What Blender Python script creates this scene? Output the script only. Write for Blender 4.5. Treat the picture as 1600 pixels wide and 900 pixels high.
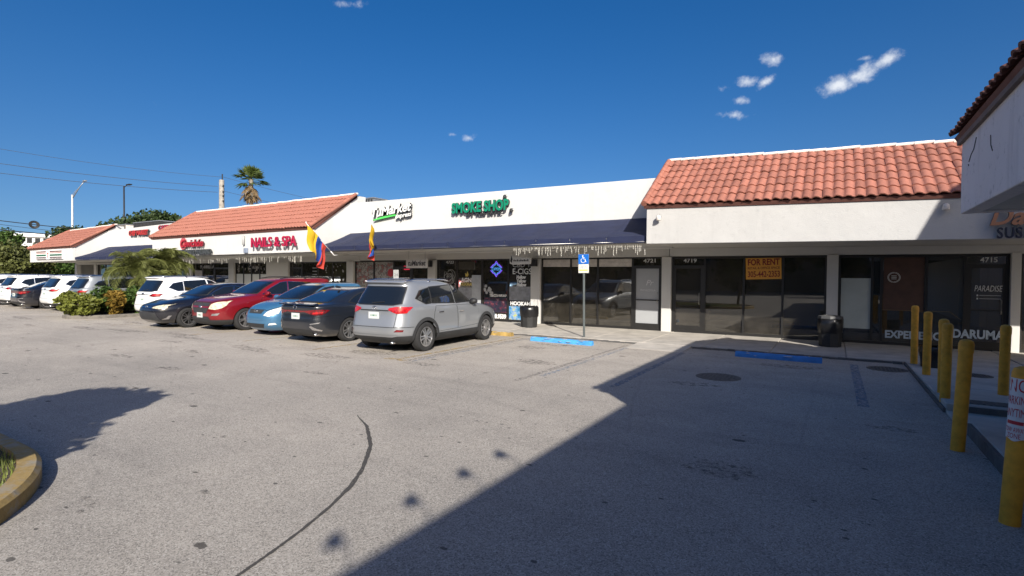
import bpy, bmesh, math, random
from mathutils import Vector, Matrix
random.seed(7)
sc = bpy.context.scene
for o in list(bpy.data.objects):
    bpy.data.objects.remove(o)
col = sc.collection
R = math.radians

# ------------------------------------------------------------------ camera
cam = bpy.data.cameras.new('camera')
cam.sensor_width = 36.0
cam.lens = 822.0 / 1600.0 * 36.0
cam.clip_start = 0.05
cam.clip_end = 4000
cam_o = bpy.data.objects.new('camera', cam)
col.objects.link(cam_o)
_y, _p, _r = R(31.455), R(-1.18), R(0.487)
_f = Vector((-math.sin(_y) * math.cos(_p), math.cos(_y) * math.cos(_p), math.sin(_p)))
_rt = Vector((math.cos(_y), math.sin(_y), 0))
_up = _rt.cross(_f)
_r2 = _rt * math.cos(_r) + _up * math.sin(_r)
_u2 = -_rt * math.sin(_r) + _up * math.cos(_r)
_m = Matrix((_r2, _u2, -_f)).transposed().to_4x4()
_m.translation = Vector((0, 0, 1.75))
cam_o.matrix_world = _m
sc.camera = cam_o

# ------------------------------------------------------------------ sky, sun, exposure
SUN = Vector((-0.88, 1.0, -0.73)).normalized()          # direction the light travels
to_sun = -SUN
elev = math.asin(to_sun.z)
world = bpy.data.worlds.new('World')
sc.world = world
world.use_nodes = True
wn, wl = world.node_tree.nodes, world.node_tree.links
wn.clear()
w_out = wn.new('ShaderNodeOutputWorld')
w_bg = wn.new('ShaderNodeBackground')
w_bg.inputs['Strength'].default_value = 0.081
sky = wn.new('ShaderNodeTexSky')
sky.sky_type = 'NISHITA'
sky.sun_disc = False
sky.sun_elevation = elev
sky.sun_rotation = math.atan2(to_sun.x, to_sun.y)
sky.air_density = 1.0
sky.dust_density = 2.2
sky.ozone_density = 1.5
geo = wn.new('ShaderNodeTexCoord')
sxyz = wn.new('ShaderNodeSeparateXYZ')
wl.new(geo.outputs['Generated'], sxyz.inputs[0])
cxyz = wn.new('ShaderNodeCombineXYZ')
wl.new(sxyz.outputs[0], cxyz.inputs[0])
wl.new(sxyz.outputs[1], cxyz.inputs[1])
zmr = wn.new('ShaderNodeMapRange')          # clean dry air: no yellow dust band along the skyline
zmr.inputs['To Min'].default_value = .115
wl.new(sxyz.outputs[2], zmr.inputs['Value'])
wl.new(zmr.outputs[0], cxyz.inputs[2])
wl.new(cxyz.outputs[0], sky.inputs['Vector'])

def wmath(op, a, b=None, c=None):
    n = wn.new('ShaderNodeMath')
    n.operation = op
    for i, v in enumerate((a, b, c)):
        if v is None:
            continue
        if isinstance(v, (int, float)):
            n.inputs[i].default_value = v
        else:
            wl.new(v, n.inputs[i])
    return n.outputs[0]

def wdot(vec, v3):
    n = wn.new('ShaderNodeVectorMath')
    n.operation = 'DOT_PRODUCT'
    wl.new(vec, n.inputs[0])
    n.inputs[1].default_value = v3
    return n.outputs['Value']

CLOUDS = [  # direction, half width, half height, tilt, weight: a few small fair-weather clouds
    ((0.0004, 0.954, 0.2998), .030, .018, 10, 1.0), ((0.030, 0.9504, 0.3100), .030, .016, 18, 1.05),
    ((0.058, 0.9461, 0.3215), .022, .013, 20, 1.0), ((0.028, 0.946, 0.330), .020, .006, 0, .62),
    ((-0.0886, 0.9327, 0.3497), .020, .013, 0, .92),
    ((-0.128, 0.9389, 0.3225), .020, .014, -10, .9), ((-0.1015, 0.9437, 0.3185), .018, .010, 25, .85),
    ((-0.1366, 0.9457, 0.2949), .018, .009, 5, .6), ((-0.1487, 0.95, 0.2747), .034, .010, -8, .78),
    ((-0.5735, 0.779, 0.2535), .019, .010, 5, .82), ((-0.5941, 0.7619, 0.258), .012, .006, 0, .6),
    ((-0.6788, 0.5887, 0.4388), .035, .012, 5, .6), ((-0.16, .938, .319), .014, .008, 0, .5)]
dvec = geo.outputs['Generated']
acc = None
for c, hw, hh, tilt, wt in CLOUDS:
    c = Vector(c).normalized()
    rt = Vector((c.y, -c.x, 0)).normalized()
    up = rt.cross(c)
    ct, st = math.cos(R(tilt)), math.sin(R(tilt))
    a = rt * ct + up * st
    b = up * ct - rt * st
    u = wmath('MULTIPLY', wmath('SUBTRACT', wdot(dvec, a), a.dot(c)), 1 / hw / 1.12)
    v = wmath('MULTIPLY', wmath('SUBTRACT', wdot(dvec, b), b.dot(c)), 1 / hh)
    r2 = wmath('ADD', wmath('MULTIPLY', u, u), wmath('MULTIPLY', v, v))
    g = wmath('MULTIPLY', wmath('MAXIMUM', wmath('SUBTRACT', 1.35, wmath('POWER', r2, .55)), 0), wt)
    front = wmath('GREATER_THAN', wdot(dvec, c), 0.5)
    g = wmath('MULTIPLY', g, front)
    acc = g if acc is None else wmath('MAXIMUM', acc, g)
nz = wn.new('ShaderNodeTexNoise')
nz.inputs['Scale'].default_value = 46
nz.inputs['Detail'].default_value = 9
nz.inputs['Roughness'].default_value = .62
wl.new(dvec, nz.inputs['Vector'])
dens = wmath('ADD', acc, wmath('MULTIPLY', wmath('SUBTRACT', nz.outputs['Fac'], .5), 1.9))
rmp = wn.new('ShaderNodeMapRange')
rmp.interpolation_type = 'SMOOTHSTEP'
rmp.inputs['From Min'].default_value = .40
rmp.inputs['From Max'].default_value = 1.5
rmp.inputs['To Max'].default_value = .88
wl.new(dens, rmp.inputs['Value'])
wmix = wn.new('ShaderNodeMixRGB')
wl.new(rmp.outputs[0], wmix.inputs['Fac'])
hsv = wn.new('ShaderNodeHueSaturation')
hsv.inputs['Saturation'].default_value = 1.5
hsv.inputs['Hue'].default_value = .51
wl.new(sky.outputs[0], hsv.inputs['Color'])
wl.new(hsv.outputs[0], wmix.inputs['Color1'])
wmix.inputs['Color2'].default_value = (7.6, 7.9, 8.3, 1)
wl.new(wmix.outputs[0], w_bg.inputs['Color'])
wl.new(w_bg.outputs[0], w_out.inputs['Surface'])

sun = bpy.data.lights.new('sun', 'SUN')
sun.energy = 4.7
sun.angle = R(0.53)
sun.color = (1.0, 0.945, 0.86)
sun_o = bpy.data.objects.new('sun', sun)
col.objects.link(sun_o)
sun_o.rotation_euler = SUN.to_track_quat('-Z', 'Y').to_euler()
sun_o.location = (0, 0, 30)

sc.view_settings.view_transform = 'Standard'
sc.view_settings.look = 'None'
sc.view_settings.gamma = 1.0
sc.view_settings.use_curve_mapping = False
sc.view_settings.exposure = 0.62
sc.render.engine = 'CYCLES'
sc.cycles.max_bounces = 6
sc.cycles.transparent_max_bounces = 8
sc.cycles.caustics_reflective = False
sc.cycles.caustics_refractive = False

# ------------------------------------------------------------------ materials
MATS = {}

def nmat(name):
    m = bpy.data.materials.new(name)
    m.use_nodes = True
    MATS[name] = m
    nt = m.node_tree
    return m, nt.nodes, nt.links, nt.nodes['Principled BSDF']

def N(nodes, links, typ, **kw):
    n = nodes.new(typ)
    for k, v in kw.items():
        if k == 'op':
            n.operation = v
        elif hasattr(n, k) and not k[0].isupper():
            setattr(n, k, v)
        else:
            s = n.inputs[int(k[1:])] if k[0] == 'I' and k[1:].isdigit() else n.inputs[k.replace('_', ' ')]
            if hasattr(v, 'is_linked') or hasattr(v, 'links'):
                links.new(v, s)
            else:
                s.default_value = v
    return n

def ramp(nodes, links, fac, stops):
    n = nodes.new('ShaderNodeValToRGB')
    e = n.color_ramp.elements
    while len(e) < len(stops):
        e.new(.5)
    for i, (p, c) in enumerate(stops):
        e[i].position = p
        e[i].color = (c, c, c, 1) if isinstance(c, (int, float)) else (*c, 1)
    links.new(fac, n.inputs[0])
    return n.outputs[0]

def mix(nodes, links, fac, a, b, mode='MIX'):
    n = nodes.new('ShaderNodeMixRGB')
    n.blend_type = mode
    for s, v in ((n.inputs[0], fac), (n.inputs[1], a), (n.inputs[2], b)):
        if isinstance(v, (int, float)):
            s.default_value = v
        elif isinstance(v, (tuple, list)):
            s.default_value = (*v[:3], 1)
        else:
            links.new(v, s)
    return n.outputs[0]

def paint(name, rgb, rough=.5, metal=0, spec=.5, var=.12, scale=6, bump=0, bscale=60, coat=0, dirt=0, rnd=0):
    """plain surface with a little uneven colour and fine relief"""
    m, nd, lk, b = nmat(name)
    tc = nd.new('ShaderNodeTexCoord')
    v = tc.outputs['Object']
    n1 = N(nd, lk, 'ShaderNodeTexNoise', Scale=scale, Detail=6.0, Roughness=.6, Vector=v)
    dark = tuple(c * (1 - var) for c in rgb)
    lite = tuple(min(1, c * (1 + var * .6)) for c in rgb)
    c = mix(nd, lk, ramp(nd, lk, n1.outputs['Fac'], [(.3, 0), (.7, 1)]), dark, lite)
    if dirt:
        n2 = N(nd, lk, 'ShaderNodeTexNoise', Scale=scale * .35, Detail=8.0, Roughness=.7, Vector=v)
        c = mix(nd, lk, ramp(nd, lk, n2.outputs['Fac'], [(.52, 0), (.75, dirt)]), c, tuple(x * .45 for x in rgb))
    if rnd:
        oi = nd.new('ShaderNodeObjectInfo')
        hs = N(nd, lk, 'ShaderNodeHueSaturation', Color=c)
        mr = N(nd, lk, 'ShaderNodeMapRange', Value=oi.outputs['Random'], To_Min=1 - rnd, To_Max=1 + rnd)
        lk.new(mr.outputs[0], hs.inputs['Value'])
        c = hs.outputs[0]
    lk.new(c, b.inputs['Base Color'])
    b.inputs['Roughness'].default_value = rough
    b.inputs['Metallic'].default_value = metal
    b.inputs['Specular IOR Level'].default_value = spec
    if coat:
        b.inputs['Coat Weight'].default_value = coat
        b.inputs['Coat Roughness'].default_value = .04
    if bump:
        n3 = N(nd, lk, 'ShaderNodeTexNoise', Scale=bscale, Detail=4.0, Vector=v)
        bp = N(nd, lk, 'ShaderNodeBump', Strength=bump, Distance=.01, Height=n3.outputs['Fac'])
        lk.new(bp.outputs[0], b.inputs['Normal'])
    return m

def flat(name, rgb, rough=.6, metal=0, emit=0):
    m, nd, lk, b = nmat(name)
    b.inputs['Base Color'].default_value = (*rgb, 1)
    b.inputs['Roughness'].default_value = rough
    b.inputs['Metallic'].default_value = metal
    if emit:
        b.inputs['Emission Color'].default_value = (*rgb, 1)
        b.inputs['Emission Strength'].default_value = emit
    return m

def stucco(name, rgb, streak=.25):
    m, nd, lk, b = nmat(name)
    tc = nd.new('ShaderNodeTexCoord')
    v = tc.outputs['Object']
    mp = N(nd, lk, 'ShaderNodeMapping', Vector=v, Scale=(1.2, 1.2, .16))
    n1 = N(nd, lk, 'ShaderNodeTexNoise', Scale=1.6, Detail=8.0, Roughness=.65, Vector=mp.outputs[0])
    n2 = N(nd, lk, 'ShaderNodeTexNoise', Scale=.7, Detail=7.0, Roughness=.6, Vector=v)
    n4 = N(nd, lk, 'ShaderNodeTexNoise', Scale=7.0, Detail=9.0, Roughness=.75, Vector=v)
    c = mix(nd, lk, ramp(nd, lk, n2.outputs['Fac'], [(.35, 0), (.7, 1)]), tuple(x * .93 for x in rgb), rgb)
    c = mix(nd, lk, ramp(nd, lk, n1.outputs['Fac'], [(.55, 0), (.8, streak)]), c, tuple(x * .6 for x in rgb))
    c = mix(nd, lk, ramp(nd, lk, n4.outputs['Fac'], [(.56, 0), (.68, streak)]), c, tuple(x * .58 for x in rgb))
    lk.new(c, b.inputs['Base Color'])
    b.inputs['Roughness'].default_value = .85
    b.inputs['Specular IOR Level'].default_value = .25
    n3 = N(nd, lk, 'ShaderNodeTexNoise', Scale=45.0, Detail=5.0, Vector=v)
    n5 = N(nd, lk, 'ShaderNodeTexNoise', Scale=3.0, Detail=3.0, Vector=v)
    h = N(nd, lk, 'ShaderNodeMath', op='MULTIPLY_ADD', I0=n5.outputs['Fac'], I1=2.5, I2=n3.outputs['Fac'])
    bp = N(nd, lk, 'ShaderNodeBump', Strength=.35, Distance=.012, Height=h.outputs[0])
    lk.new(bp.outputs[0], b.inputs['Normal'])
    return m

def make_asphalt():
    m, nd, lk, b = nmat('asphalt')
    tc = nd.new('ShaderNodeTexCoord')
    v = tc.outputs['Object']
    big = N(nd, lk, 'ShaderNodeTexNoise', Scale=.22, Detail=8.0, Roughness=.62, Vector=v)
    mid = N(nd, lk, 'ShaderNodeTexNoise', Scale=1.3, Detail=9.0, Roughness=.7, Vector=v)
    grit = N(nd, lk, 'ShaderNodeTexNoise', Scale=95.0, Detail=3.0, Roughness=.7, Vector=v)
    fine_ = N(nd, lk, 'ShaderNodeTexNoise', Scale=210.0, Detail=2.0, Roughness=.6, Vector=v)
    vor = N(nd, lk, 'ShaderNodeTexVoronoi', Scale=85.0, Vector=v)
    # the driving lane is darker; the tone pales towards the shops and the left
    sp = N(nd, lk, 'ShaderNodeSeparateXYZ', Vector=v)
    ln = N(nd, lk, 'ShaderNodeMath', op='MULTIPLY_ADD', I0=sp.outputs[0], I1=-.20, I2=sp.outputs[1])
    ln2 = N(nd, lk, 'ShaderNodeMath', op='MULTIPLY_ADD', I0=big.outputs['Fac'], I1=6.0, I2=ln.outputs[0])
    lane = N(nd, lk, 'ShaderNodeMapRange', interpolation_type='SMOOTHSTEP', Value=ln2.outputs[0], From_Min=4.0, From_Max=14.5)
    base = mix(nd, lk, lane.outputs[0], (.385, .354, .312), (.565, .503, .43))
    c = mix(nd, lk, ramp(nd, lk, big.outputs['Fac'], [(.34, .5), (.62, 0)]), base, (.25, .232, .21))
    c = mix(nd, lk, ramp(nd, lk, mid.outputs['Fac'], [(.46, 0), (.75, .30)]), c, (.18, .165, .15))
    # long faint drag streaks from traffic along the bays
    mp = N(nd, lk, 'ShaderNodeMapping', Vector=v, Scale=(.16, 1.5, 1), Rotation=(0, 0, R(8)))
    st = N(nd, lk, 'ShaderNodeTexNoise', Scale=1.1, Detail=6.0, Roughness=.65, Vector=mp.outputs[0])
    c = mix(nd, lk, ramp(nd, lk, st.outputs['Fac'], [(.52, 0), (.74, .34)]), c, (.17, .155, .14))
    # aggregate: dark binder between pale stones
    stone = N(nd, lk, 'ShaderNodeTexVoronoi', Scale=125.0, Vector=v)
    sr = N(nd, lk, 'ShaderNodeSeparateColor', Color=stone.outputs['Color'])
    sv = ramp(nd, lk, sr.outputs[0], [(.0, .30), (.25, .62), (.6, 1.0), (.93, 1.0), (.97, 1.0)])
    c = mix(nd, lk, .85, c, sv, 'MULTIPLY')
    c = mix(nd, lk, ramp(nd, lk, sr.outputs[1], [(.86, 0), (.90, .55)]), c, (.58, .545, .495))
    c = mix(nd, lk, ramp(nd, lk, fine_.outputs['Fac'], [(.40, .4), (.50, 0)]), c, (.12, .11, .10))
    c = mix(nd, lk, ramp(nd, lk, vor.outputs['Distance'], [(.06, .5), (.24, 0)]), c, (.55, .51, .455))
    # oil drops and gum
    def drops(c, scale, seed, lo, col_):
        mpd = N(nd, lk, 'ShaderNodeMapping', Vector=v, Location=(seed, seed * 1.7, 0), Scale=(.75, 1.25, 1))
        ob = N(nd, lk, 'ShaderNodeTexVoronoi', Scale=scale, Vector=mpd.outputs[0], Randomness=1.0)
        on = N(nd, lk, 'ShaderNodeTexNoise', Scale=26.0, Detail=3.0, Vector=v)
        od = N(nd, lk, 'ShaderNodeMath', op='MULTIPLY_ADD', I0=on.outputs['Fac'], I1=.13, I2=ob.outputs['Distance'])
        sx = N(nd, lk, 'ShaderNodeSeparateColor', Color=ob.outputs['Color'])
        sz = N(nd, lk, 'ShaderNodeMapRange', Value=sx.outputs[0], From_Min=lo, From_Max=1.0, To_Min=-.03, To_Max=.12)
        om = N(nd, lk, 'ShaderNodeMath', op='SUBTRACT', I0=od.outputs[0], I1=sz.outputs[0])
        return mix(nd, lk, ramp(nd, lk, om.outputs[0], [(.062, .85), (.08, 0)]), c, col_)
    c = drops(c, 2.1, 3.0, .45, (.05, .045, .04))
    c = drops(c, 6.5, 21.0, .5, (.06, .055, .05))
    c = drops(c, 4.3, 9.0, .55, (.07, .064, .058))
    # hairline cracks
    cv = N(nd, lk, 'ShaderNodeTexVoronoi', feature='DISTANCE_TO_EDGE', Scale=.32)
    wn_ = N(nd, lk, 'ShaderNodeTexNoise', Scale=1.6, Detail=6.0, Vector=v)
    wv = mix(nd, lk, .16, v, wn_.outputs['Color'])
    lk.new(wv, cv.inputs['Vector'])
    c = mix(nd, lk, ramp(nd, lk, cv.outputs['Distance'], [(.0, .14), (.006, 0)]), c, (.10, .095, .09))
    lk.new(c, b.inputs['Base Color'])
    b.inputs['Roughness'].default_value = .88
    b.inputs['Specular IOR Level'].default_value = .3
    hh = N(nd, lk, 'ShaderNodeMath', op='ADD', I0=grit.outputs['Fac'], I1=vor.outputs['Distance'])
    bp = N(nd, lk, 'ShaderNodeBump', Strength=.10, Distance=.004, Height=hh.outputs[0])
    bp2 = N(nd, lk, 'ShaderNodeBump', Strength=.12, Distance=.03, Height=mid.outputs['Fac'], Normal=bp.outputs[0])
    lk.new(bp2.outputs[0], b.inputs['Normal'])
    return m

def make_glass(name, tint=(.30, .32, .31), refl=1.0, rough=0.0):
    m, nd, lk, b = nmat(name)
    nd.remove(b)
    out = nd['Material Output']
    tr = N(nd, lk, 'ShaderNodeBsdfTransparent', Color=(*tint, 1))
    gl = N(nd, lk, 'ShaderNodeBsdfGlossy', Color=(1, 1, 1, 1), Roughness=rough)
    tcd = nd.new('ShaderNodeTexCoord')
    wob = N(nd, lk, 'ShaderNodeTexNoise', Scale=.9, Detail=1.0, Vector=tcd.outputs['Object'])
    bpw = N(nd, lk, 'ShaderNodeBump', Strength=.05, Distance=.02, Height=wob.outputs['Fac'])
    lk.new(bpw.outputs[0], gl.inputs['Normal'])
    fr = N(nd, lk, 'ShaderNodeFresnel', IOR=1.52)
    f2 = N(nd, lk, 'ShaderNodeMath', op='MULTIPLY_ADD', I0=fr.outputs[0], I1=1.5 * refl, I2=.035 * refl)
    mx = nd.new('ShaderNodeMixShader')
    lk.new(f2.outputs[0], mx.inputs[0])
    lk.new(tr.outputs[0], mx.inputs[1])
    lk.new(gl.outputs[0], mx.inputs[2])
    # uneven brown haze painted in to lift the dark panes
    df = N(nd, lk, 'ShaderNodeBsdfDiffuse', Color=(.46, .41, .33, 1))
    dn = N(nd, lk, 'ShaderNodeTexNoise', Scale=1.6, Detail=6.0, Roughness=.7, Vector=tcd.outputs['Object'])
    dfac = N(nd, lk, 'ShaderNodeMapRange', Value=dn.outputs['Fac'], From_Min=.3, From_Max=.75, To_Min=.025, To_Max=.11)
    mx2 = nd.new('ShaderNodeMixShader')
    lk.new(dfac.outputs[0], mx2.inputs[0])
    lk.new(mx.outputs[0], mx2.inputs[1])
    lk.new(df.outputs[0], mx2.inputs[2])
    lk.new(mx2.outputs[0], out.inputs['Surface'])
    return m

asphalt = make_asphalt()
white_stucco = stucco('white_stucco', (.505, .50, .488), .30)
bright_stucco = stucco('bright_stucco', (.62, .615, .60), .26)
grey_stucco = stucco('weathered_stucco', (.74, .70, .69), 1.0)
wall_paint = stucco('wall_paint', (.62, .61, .58), .12)
soffit_m = paint('soffit_paint', (.50, .49, .46), .8, var=.08, scale=2)
concrete = paint('concrete', (.47, .435, .385), .9, var=.22, scale=2.2, bump=.3, bscale=40, dirt=.75)
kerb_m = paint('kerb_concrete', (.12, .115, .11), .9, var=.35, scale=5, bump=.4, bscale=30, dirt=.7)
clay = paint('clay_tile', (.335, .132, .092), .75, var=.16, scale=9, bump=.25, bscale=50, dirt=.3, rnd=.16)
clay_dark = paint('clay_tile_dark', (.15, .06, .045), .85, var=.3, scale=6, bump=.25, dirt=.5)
ridge_white = paint('ridge_mortar', (.74, .68, .62), .85, var=.18, scale=6, bump=.3, dirt=.3)
black_metal = paint('dark_frame', (.018, .017, .016), .45, var=.2, scale=4)
alu = paint('aluminium', (.42, .41, .39), .4, metal=.8, var=.15)
galv = paint('galvanised_steel', (.34, .35, .36), .5, metal=.6, var=.25, scale=14)
dark_wood = paint('painted_board', (.16, .12, .10), .8, var=.2)
navy = paint('navy_canvas', (.012, .018, .055), .85, var=.22, scale=2.5, bump=.15, bscale=200, dirt=.15)
navy_seam = paint('navy_seam', (.014, .018, .05), .85, var=.1)
yellow = paint('yellow_paint', (.80, .37, .028), .6, var=.26, scale=9, bump=.25, bscale=25, dirt=.6)
yellow_worn = paint('worn_yellow_paint', (.40, .27, .085), .9, var=.45, scale=5, bump=.5, bscale=24, dirt=.9)
blue_stop = paint('blue_paint', (.045, .22, .56), .65, var=.2, scale=7, bump=.2, bscale=20, dirt=.3)
def worn_kerb():
    m, nd, lk, b = nmat('worn_yellow_kerb')
    tc = nd.new('ShaderNodeTexCoord')
    n1 = N(nd, lk, 'ShaderNodeTexNoise', Scale=3.5, Detail=10.0, Roughness=.75, Vector=tc.outputs['Object'])
    n2 = N(nd, lk, 'ShaderNodeTexNoise', Scale=18.0, Detail=6.0, Roughness=.7, Vector=tc.outputs['Object'])
    c = mix(nd, lk, ramp(nd, lk, n2.outputs['Fac'], [(.3, 0), (.7, 1)]), (.23, .155, .05), (.36, .25, .09))
    c = mix(nd, lk, ramp(nd, lk, n1.outputs['Fac'], [(.50, 0), (.60, .85)]), c, (.27, .245, .20))
    c = mix(nd, lk, ramp(nd, lk, n2.outputs['Fac'], [(.58, 0), (.72, .7)]), c, (.09, .08, .065))
    lk.new(c, b.inputs['Base Color'])
    b.inputs['Roughness'].default_value = .9
    bp = N(nd, lk, 'ShaderNodeBump', Strength=.6, Distance=.01, Height=n2.outputs['Fac'])
    lk.new(bp.outputs[0], b.inputs['Normal'])
    return m
kerb_yellow = worn_kerb()
glass_store = make_glass('store_glass', (.44, .45, .42), 1.0)
glass_dark = make_glass('tinted_store_glass', (.14, .145, .145), 1.25)
room_dark = paint('shop_interior', (.27, .25, .225), .9, var=.3, scale=1.5)
room_floor = paint('shop_floor', (.30, .27, .24), .6, var=.2, scale=2)
dark_void = paint('dark_opening', (.03, .03, .032), .9, var=.3)
blk_plastic = paint('black_plastic', (.016, .016, .017), .6, var=.2, bump=.1)
white_vinyl = flat('white_vinyl', (.75, .75, .74), .5)
grey_vinyl = flat('grey_vinyl', (.35, .35, .35), .6)

# ------------------------------------------------------------------ mesh helpers
class MB:
    def __init__(s):
        s.v, s.f, s.m = [], [], []

    def add(s, vs, fs, mi=0):
        k = len(s.v)
        s.v += [tuple(v) for v in vs]
        for f in fs:
            s.f.append([i + k for i in f])
            s.m.append(mi)
        return s

    def quad(s, a, b, c, d, mi=0):
        return s.add((a, b, c, d), ((0, 1, 2, 3),), mi)

    def box(s, x0, x1, y0, y1, z0, z1, mi=0):
        return s.hexa([(x0, y0, z0), (x1, y0, z0), (x1, y1, z0), (x0, y1, z0),
                       (x0, y0, z1), (x1, y0, z1), (x1, y1, z1), (x0, y1, z1)], mi)

    def hexa(s, p, mi=0):
        return s.add(p, ((0, 3, 2, 1), (4, 5, 6, 7), (0, 1, 5, 4), (1, 2, 6, 5), (2, 3, 7, 6), (3, 0, 4, 7)), mi)

    def prism(s, poly, d0, d1, axis='x', mi=0):
        """poly: 2-D points in the plane normal to axis"""
        n = len(poly)
        def P(p, d):
            return (d, p[0], p[1]) if axis == 'x' else ((p[0], d, p[1]) if axis == 'y' else (p[0], p[1], d))
        vs = [P(p, d0) for p in poly] + [P(p, d1) for p in poly]
        fs = [tuple(range(n)), tuple(range(2 * n - 1, n - 1, -1))]
        fs += [(i, i + n, (i + 1) % n + n, (i + 1) % n) for i in range(n)]
        return s.add(vs, fs, mi)

    def tube(s, path, r, n=8, mi=0, cap=True):
        path = [Vector(p) for p in path]
        rr = r if isinstance(r, (list, tuple)) else [r] * len(path)
        k = len(s.v)
        ref = None
        for i, p in enumerate(path):
            d = (path[min(i + 1, len(path) - 1)] - path[max(i - 1, 0)]).normalized()
            if ref is None:
                ref = Vector((0, 0, 1)) if abs(d.z) < .9 else Vector((1, 0, 0))
            a = d.cross(ref).normalized()
            b = d.cross(a).normalized()
            ref = -b if False else ref
            for j in range(n):
                t = 2 * math.pi * j / n
                s.v.append(tuple(p + a * (rr[i] * math.cos(t)) + b * (rr[i] * math.sin(t))))
        for i in range(len(path) - 1):
            for j in range(n):
                s.f.append([k + i * n + j, k + i * n + (j + 1) % n, k + (i + 1) * n + (j + 1) % n, k + (i + 1) * n + j])
                s.m.append(mi)
        if cap:
            s.f.append([k + j for j in range(n)][::-1]); s.m.append(mi)
            s.f.append([k + (len(path) - 1) * n + j for j in range(n)]); s.m.append(mi)
        return s

    def lathe(s, prof, n=16, c=(0, 0, 0), axis='z', mi=0, closed=False):
        k = len(s.v)
        for (r, h) in prof:
            for j in range(n):
                t = 2 * math.pi * j / n
                a, b = r * math.cos(t), r * math.sin(t)
                p = (a, b, h) if axis == 'z' else ((a, h, b) if axis == 'y' else (h, a, b))
                s.v.append((p[0] + c[0], p[1] + c[1], p[2] + c[2]))
        m = len(prof)
        for i in range(m if closed else m - 1):
            i2 = (i + 1) % m
            for j in range(n):
                s.f.append([k + i * n + j, k + i * n + (j + 1) % n, k + i2 * n + (j + 1) % n, k + i2 * n + j]); s.m.append(mi)
        if not closed:
            s.f.append([k + j for j in range(n)][::-1]); s.m.append(mi)
            s.f.append([k + (m - 1) * n + j for j in range(n)]); s.m.append(mi)
        return s

    def mesh(s, name, mats, smooth=False, angle=None, fix=True):
        me = bpy.data.meshes.new(name)
        me.from_pydata(s.v, [], s.f)
        for m in (mats if isinstance(mats, (list, tuple)) else [mats]):
            me.materials.append(m)
        if any(s.m):
            me.polygons.foreach_set('material_index', s.m)
        if fix:
            bm = bmesh.new()
            bm.from_mesh(me)
            bmesh.ops.recalc_face_normals(bm, faces=bm.faces)
            bm.to_mesh(me)
            bm.free()
        if smooth or angle:
            me.polygons.foreach_set('use_smooth', [True] * len(me.polygons))
            if angle:
                me.set_sharp_from_angle(angle=R(angle))
        me.update()
        return me

    def build(s, name, mats, parent=None, smooth=False, angle=None, bevel=0, loc=None, fix=True):
        o = obj(name, s.mesh(name, mats, smooth, angle, fix), parent)
        if bevel:
            b = o.modifiers.new('bevel', 'BEVEL')
            b.width = bevel
            b.segments = 2
            b.limit_method = 'ANGLE'
        if loc:
            o.location = loc
        return o

def obj(name, me, parent=None):
    o = bpy.data.objects.new(name, me)
    col.objects.link(o)
    if parent is not None:
        o.parent = parent
    return o

def tag(o, label, cat, group=None):
    o['label'] = label
    o['category'] = cat
    if group:
        o['group'] = group
    return o

def thing(name, label, cat, loc=(0, 0, 0), rz=0, group=None):
    o = bpy.data.objects.new(name, None)
    o.empty_display_size = .2
    col.objects.link(o)
    o.location = loc
    o.rotation_euler = (0, 0, rz)
    return tag(o, label, cat, group)

def struct(o):
    o['kind'] = 'structure'
    return o

def stuff(o):
    o['kind'] = 'stuff'
    return o

def copy_tree(o, parent=None):
    c = o.copy()
    col.objects.link(c)
    if parent is not None:
        c.parent = parent
    for ch in o.children:
        copy_tree(ch, c)
    return c

def text_mesh(txt, size, depth=.0, bold=0.0, shear=0.0, space=1.0, width=None, align='LEFT'):
    """flat or extruded lettering in the XZ plane facing -Y, its left end at x = 0"""
    cu = bpy.data.curves.new('t', 'FONT')
    cu.body = txt
    cu.size = size
    cu.extrude = depth / 2
    cu.offset = bold
    cu.shear = shear
    cu.space_character = space
    cu.space_line = .85
    cu.align_x = align
    cu.resolution_u = 3
    o = bpy.data.objects.new('t', cu)
    col.objects.link(o)
    dg = bpy.context.evaluated_depsgraph_get()
    me = bpy.data.meshes.new_from_object(o.evaluated_get(dg))
    bpy.data.objects.remove(o)
    me.transform(Matrix.Rotation(R(90), 4, 'X'))
    if width and me.vertices:
        xs = [v.co.x for v in me.vertices]
        k = width / (max(xs) - min(xs))
        me.transform(Matrix.Diagonal((k, 1, 1, 1)))
    return me

def lettering(name, txt, size, loc, mats, parent=None, **kw):
    me = text_mesh(txt, size, **kw)
    me.materials.clear()
    for m in (mats if isinstance(mats, (list, tuple)) else [mats]):
        me.materials.append(m)
    o = obj(name, me, parent)
    o.location = loc
    return o
# ------------------------------------------------------------------ ground
FA, PA, GL = 14.31, 16.31, 17.06            # fascia, parapet and glass planes of the long building
g = MB().quad((-420, -200, 0), (420, -200, 0), (420, 420, 0), (-420, 420, 0))
struct(g.build('ground', asphalt))

side = MB().box(-50.0, 4.6, 13.72, 17.2, -.2, .028)
side_o = struct(side.build('sidewalk', concrete))
xs = -49.9
slab_rng = random.Random(3)
while xs < 4.4:
    wd = 1.52
    x1 = min(xs + wd, 4.55)
    dz = slab_rng.uniform(-.006, .006)
    MB().box(xs + .011, x1 - .011, 13.70, 17.0, .02, .05 + dz).build('slab', concrete, side_o, bevel=.008)
    xs += wd
ramp_m = MB().hexa([(-4.42, 12.75, -.05), (-3.05, 12.75, -.05), (-3.05, 13.7, -.05), (-4.42, 13.7, -.05),
                    (-4.42, 12.75, .006), (-3.05, 12.75, .006), (-3.05, 13.7, .045), (-4.42, 13.7, .045)])
ramp_m.build('kerb_ramp', concrete, side_o)

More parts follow.
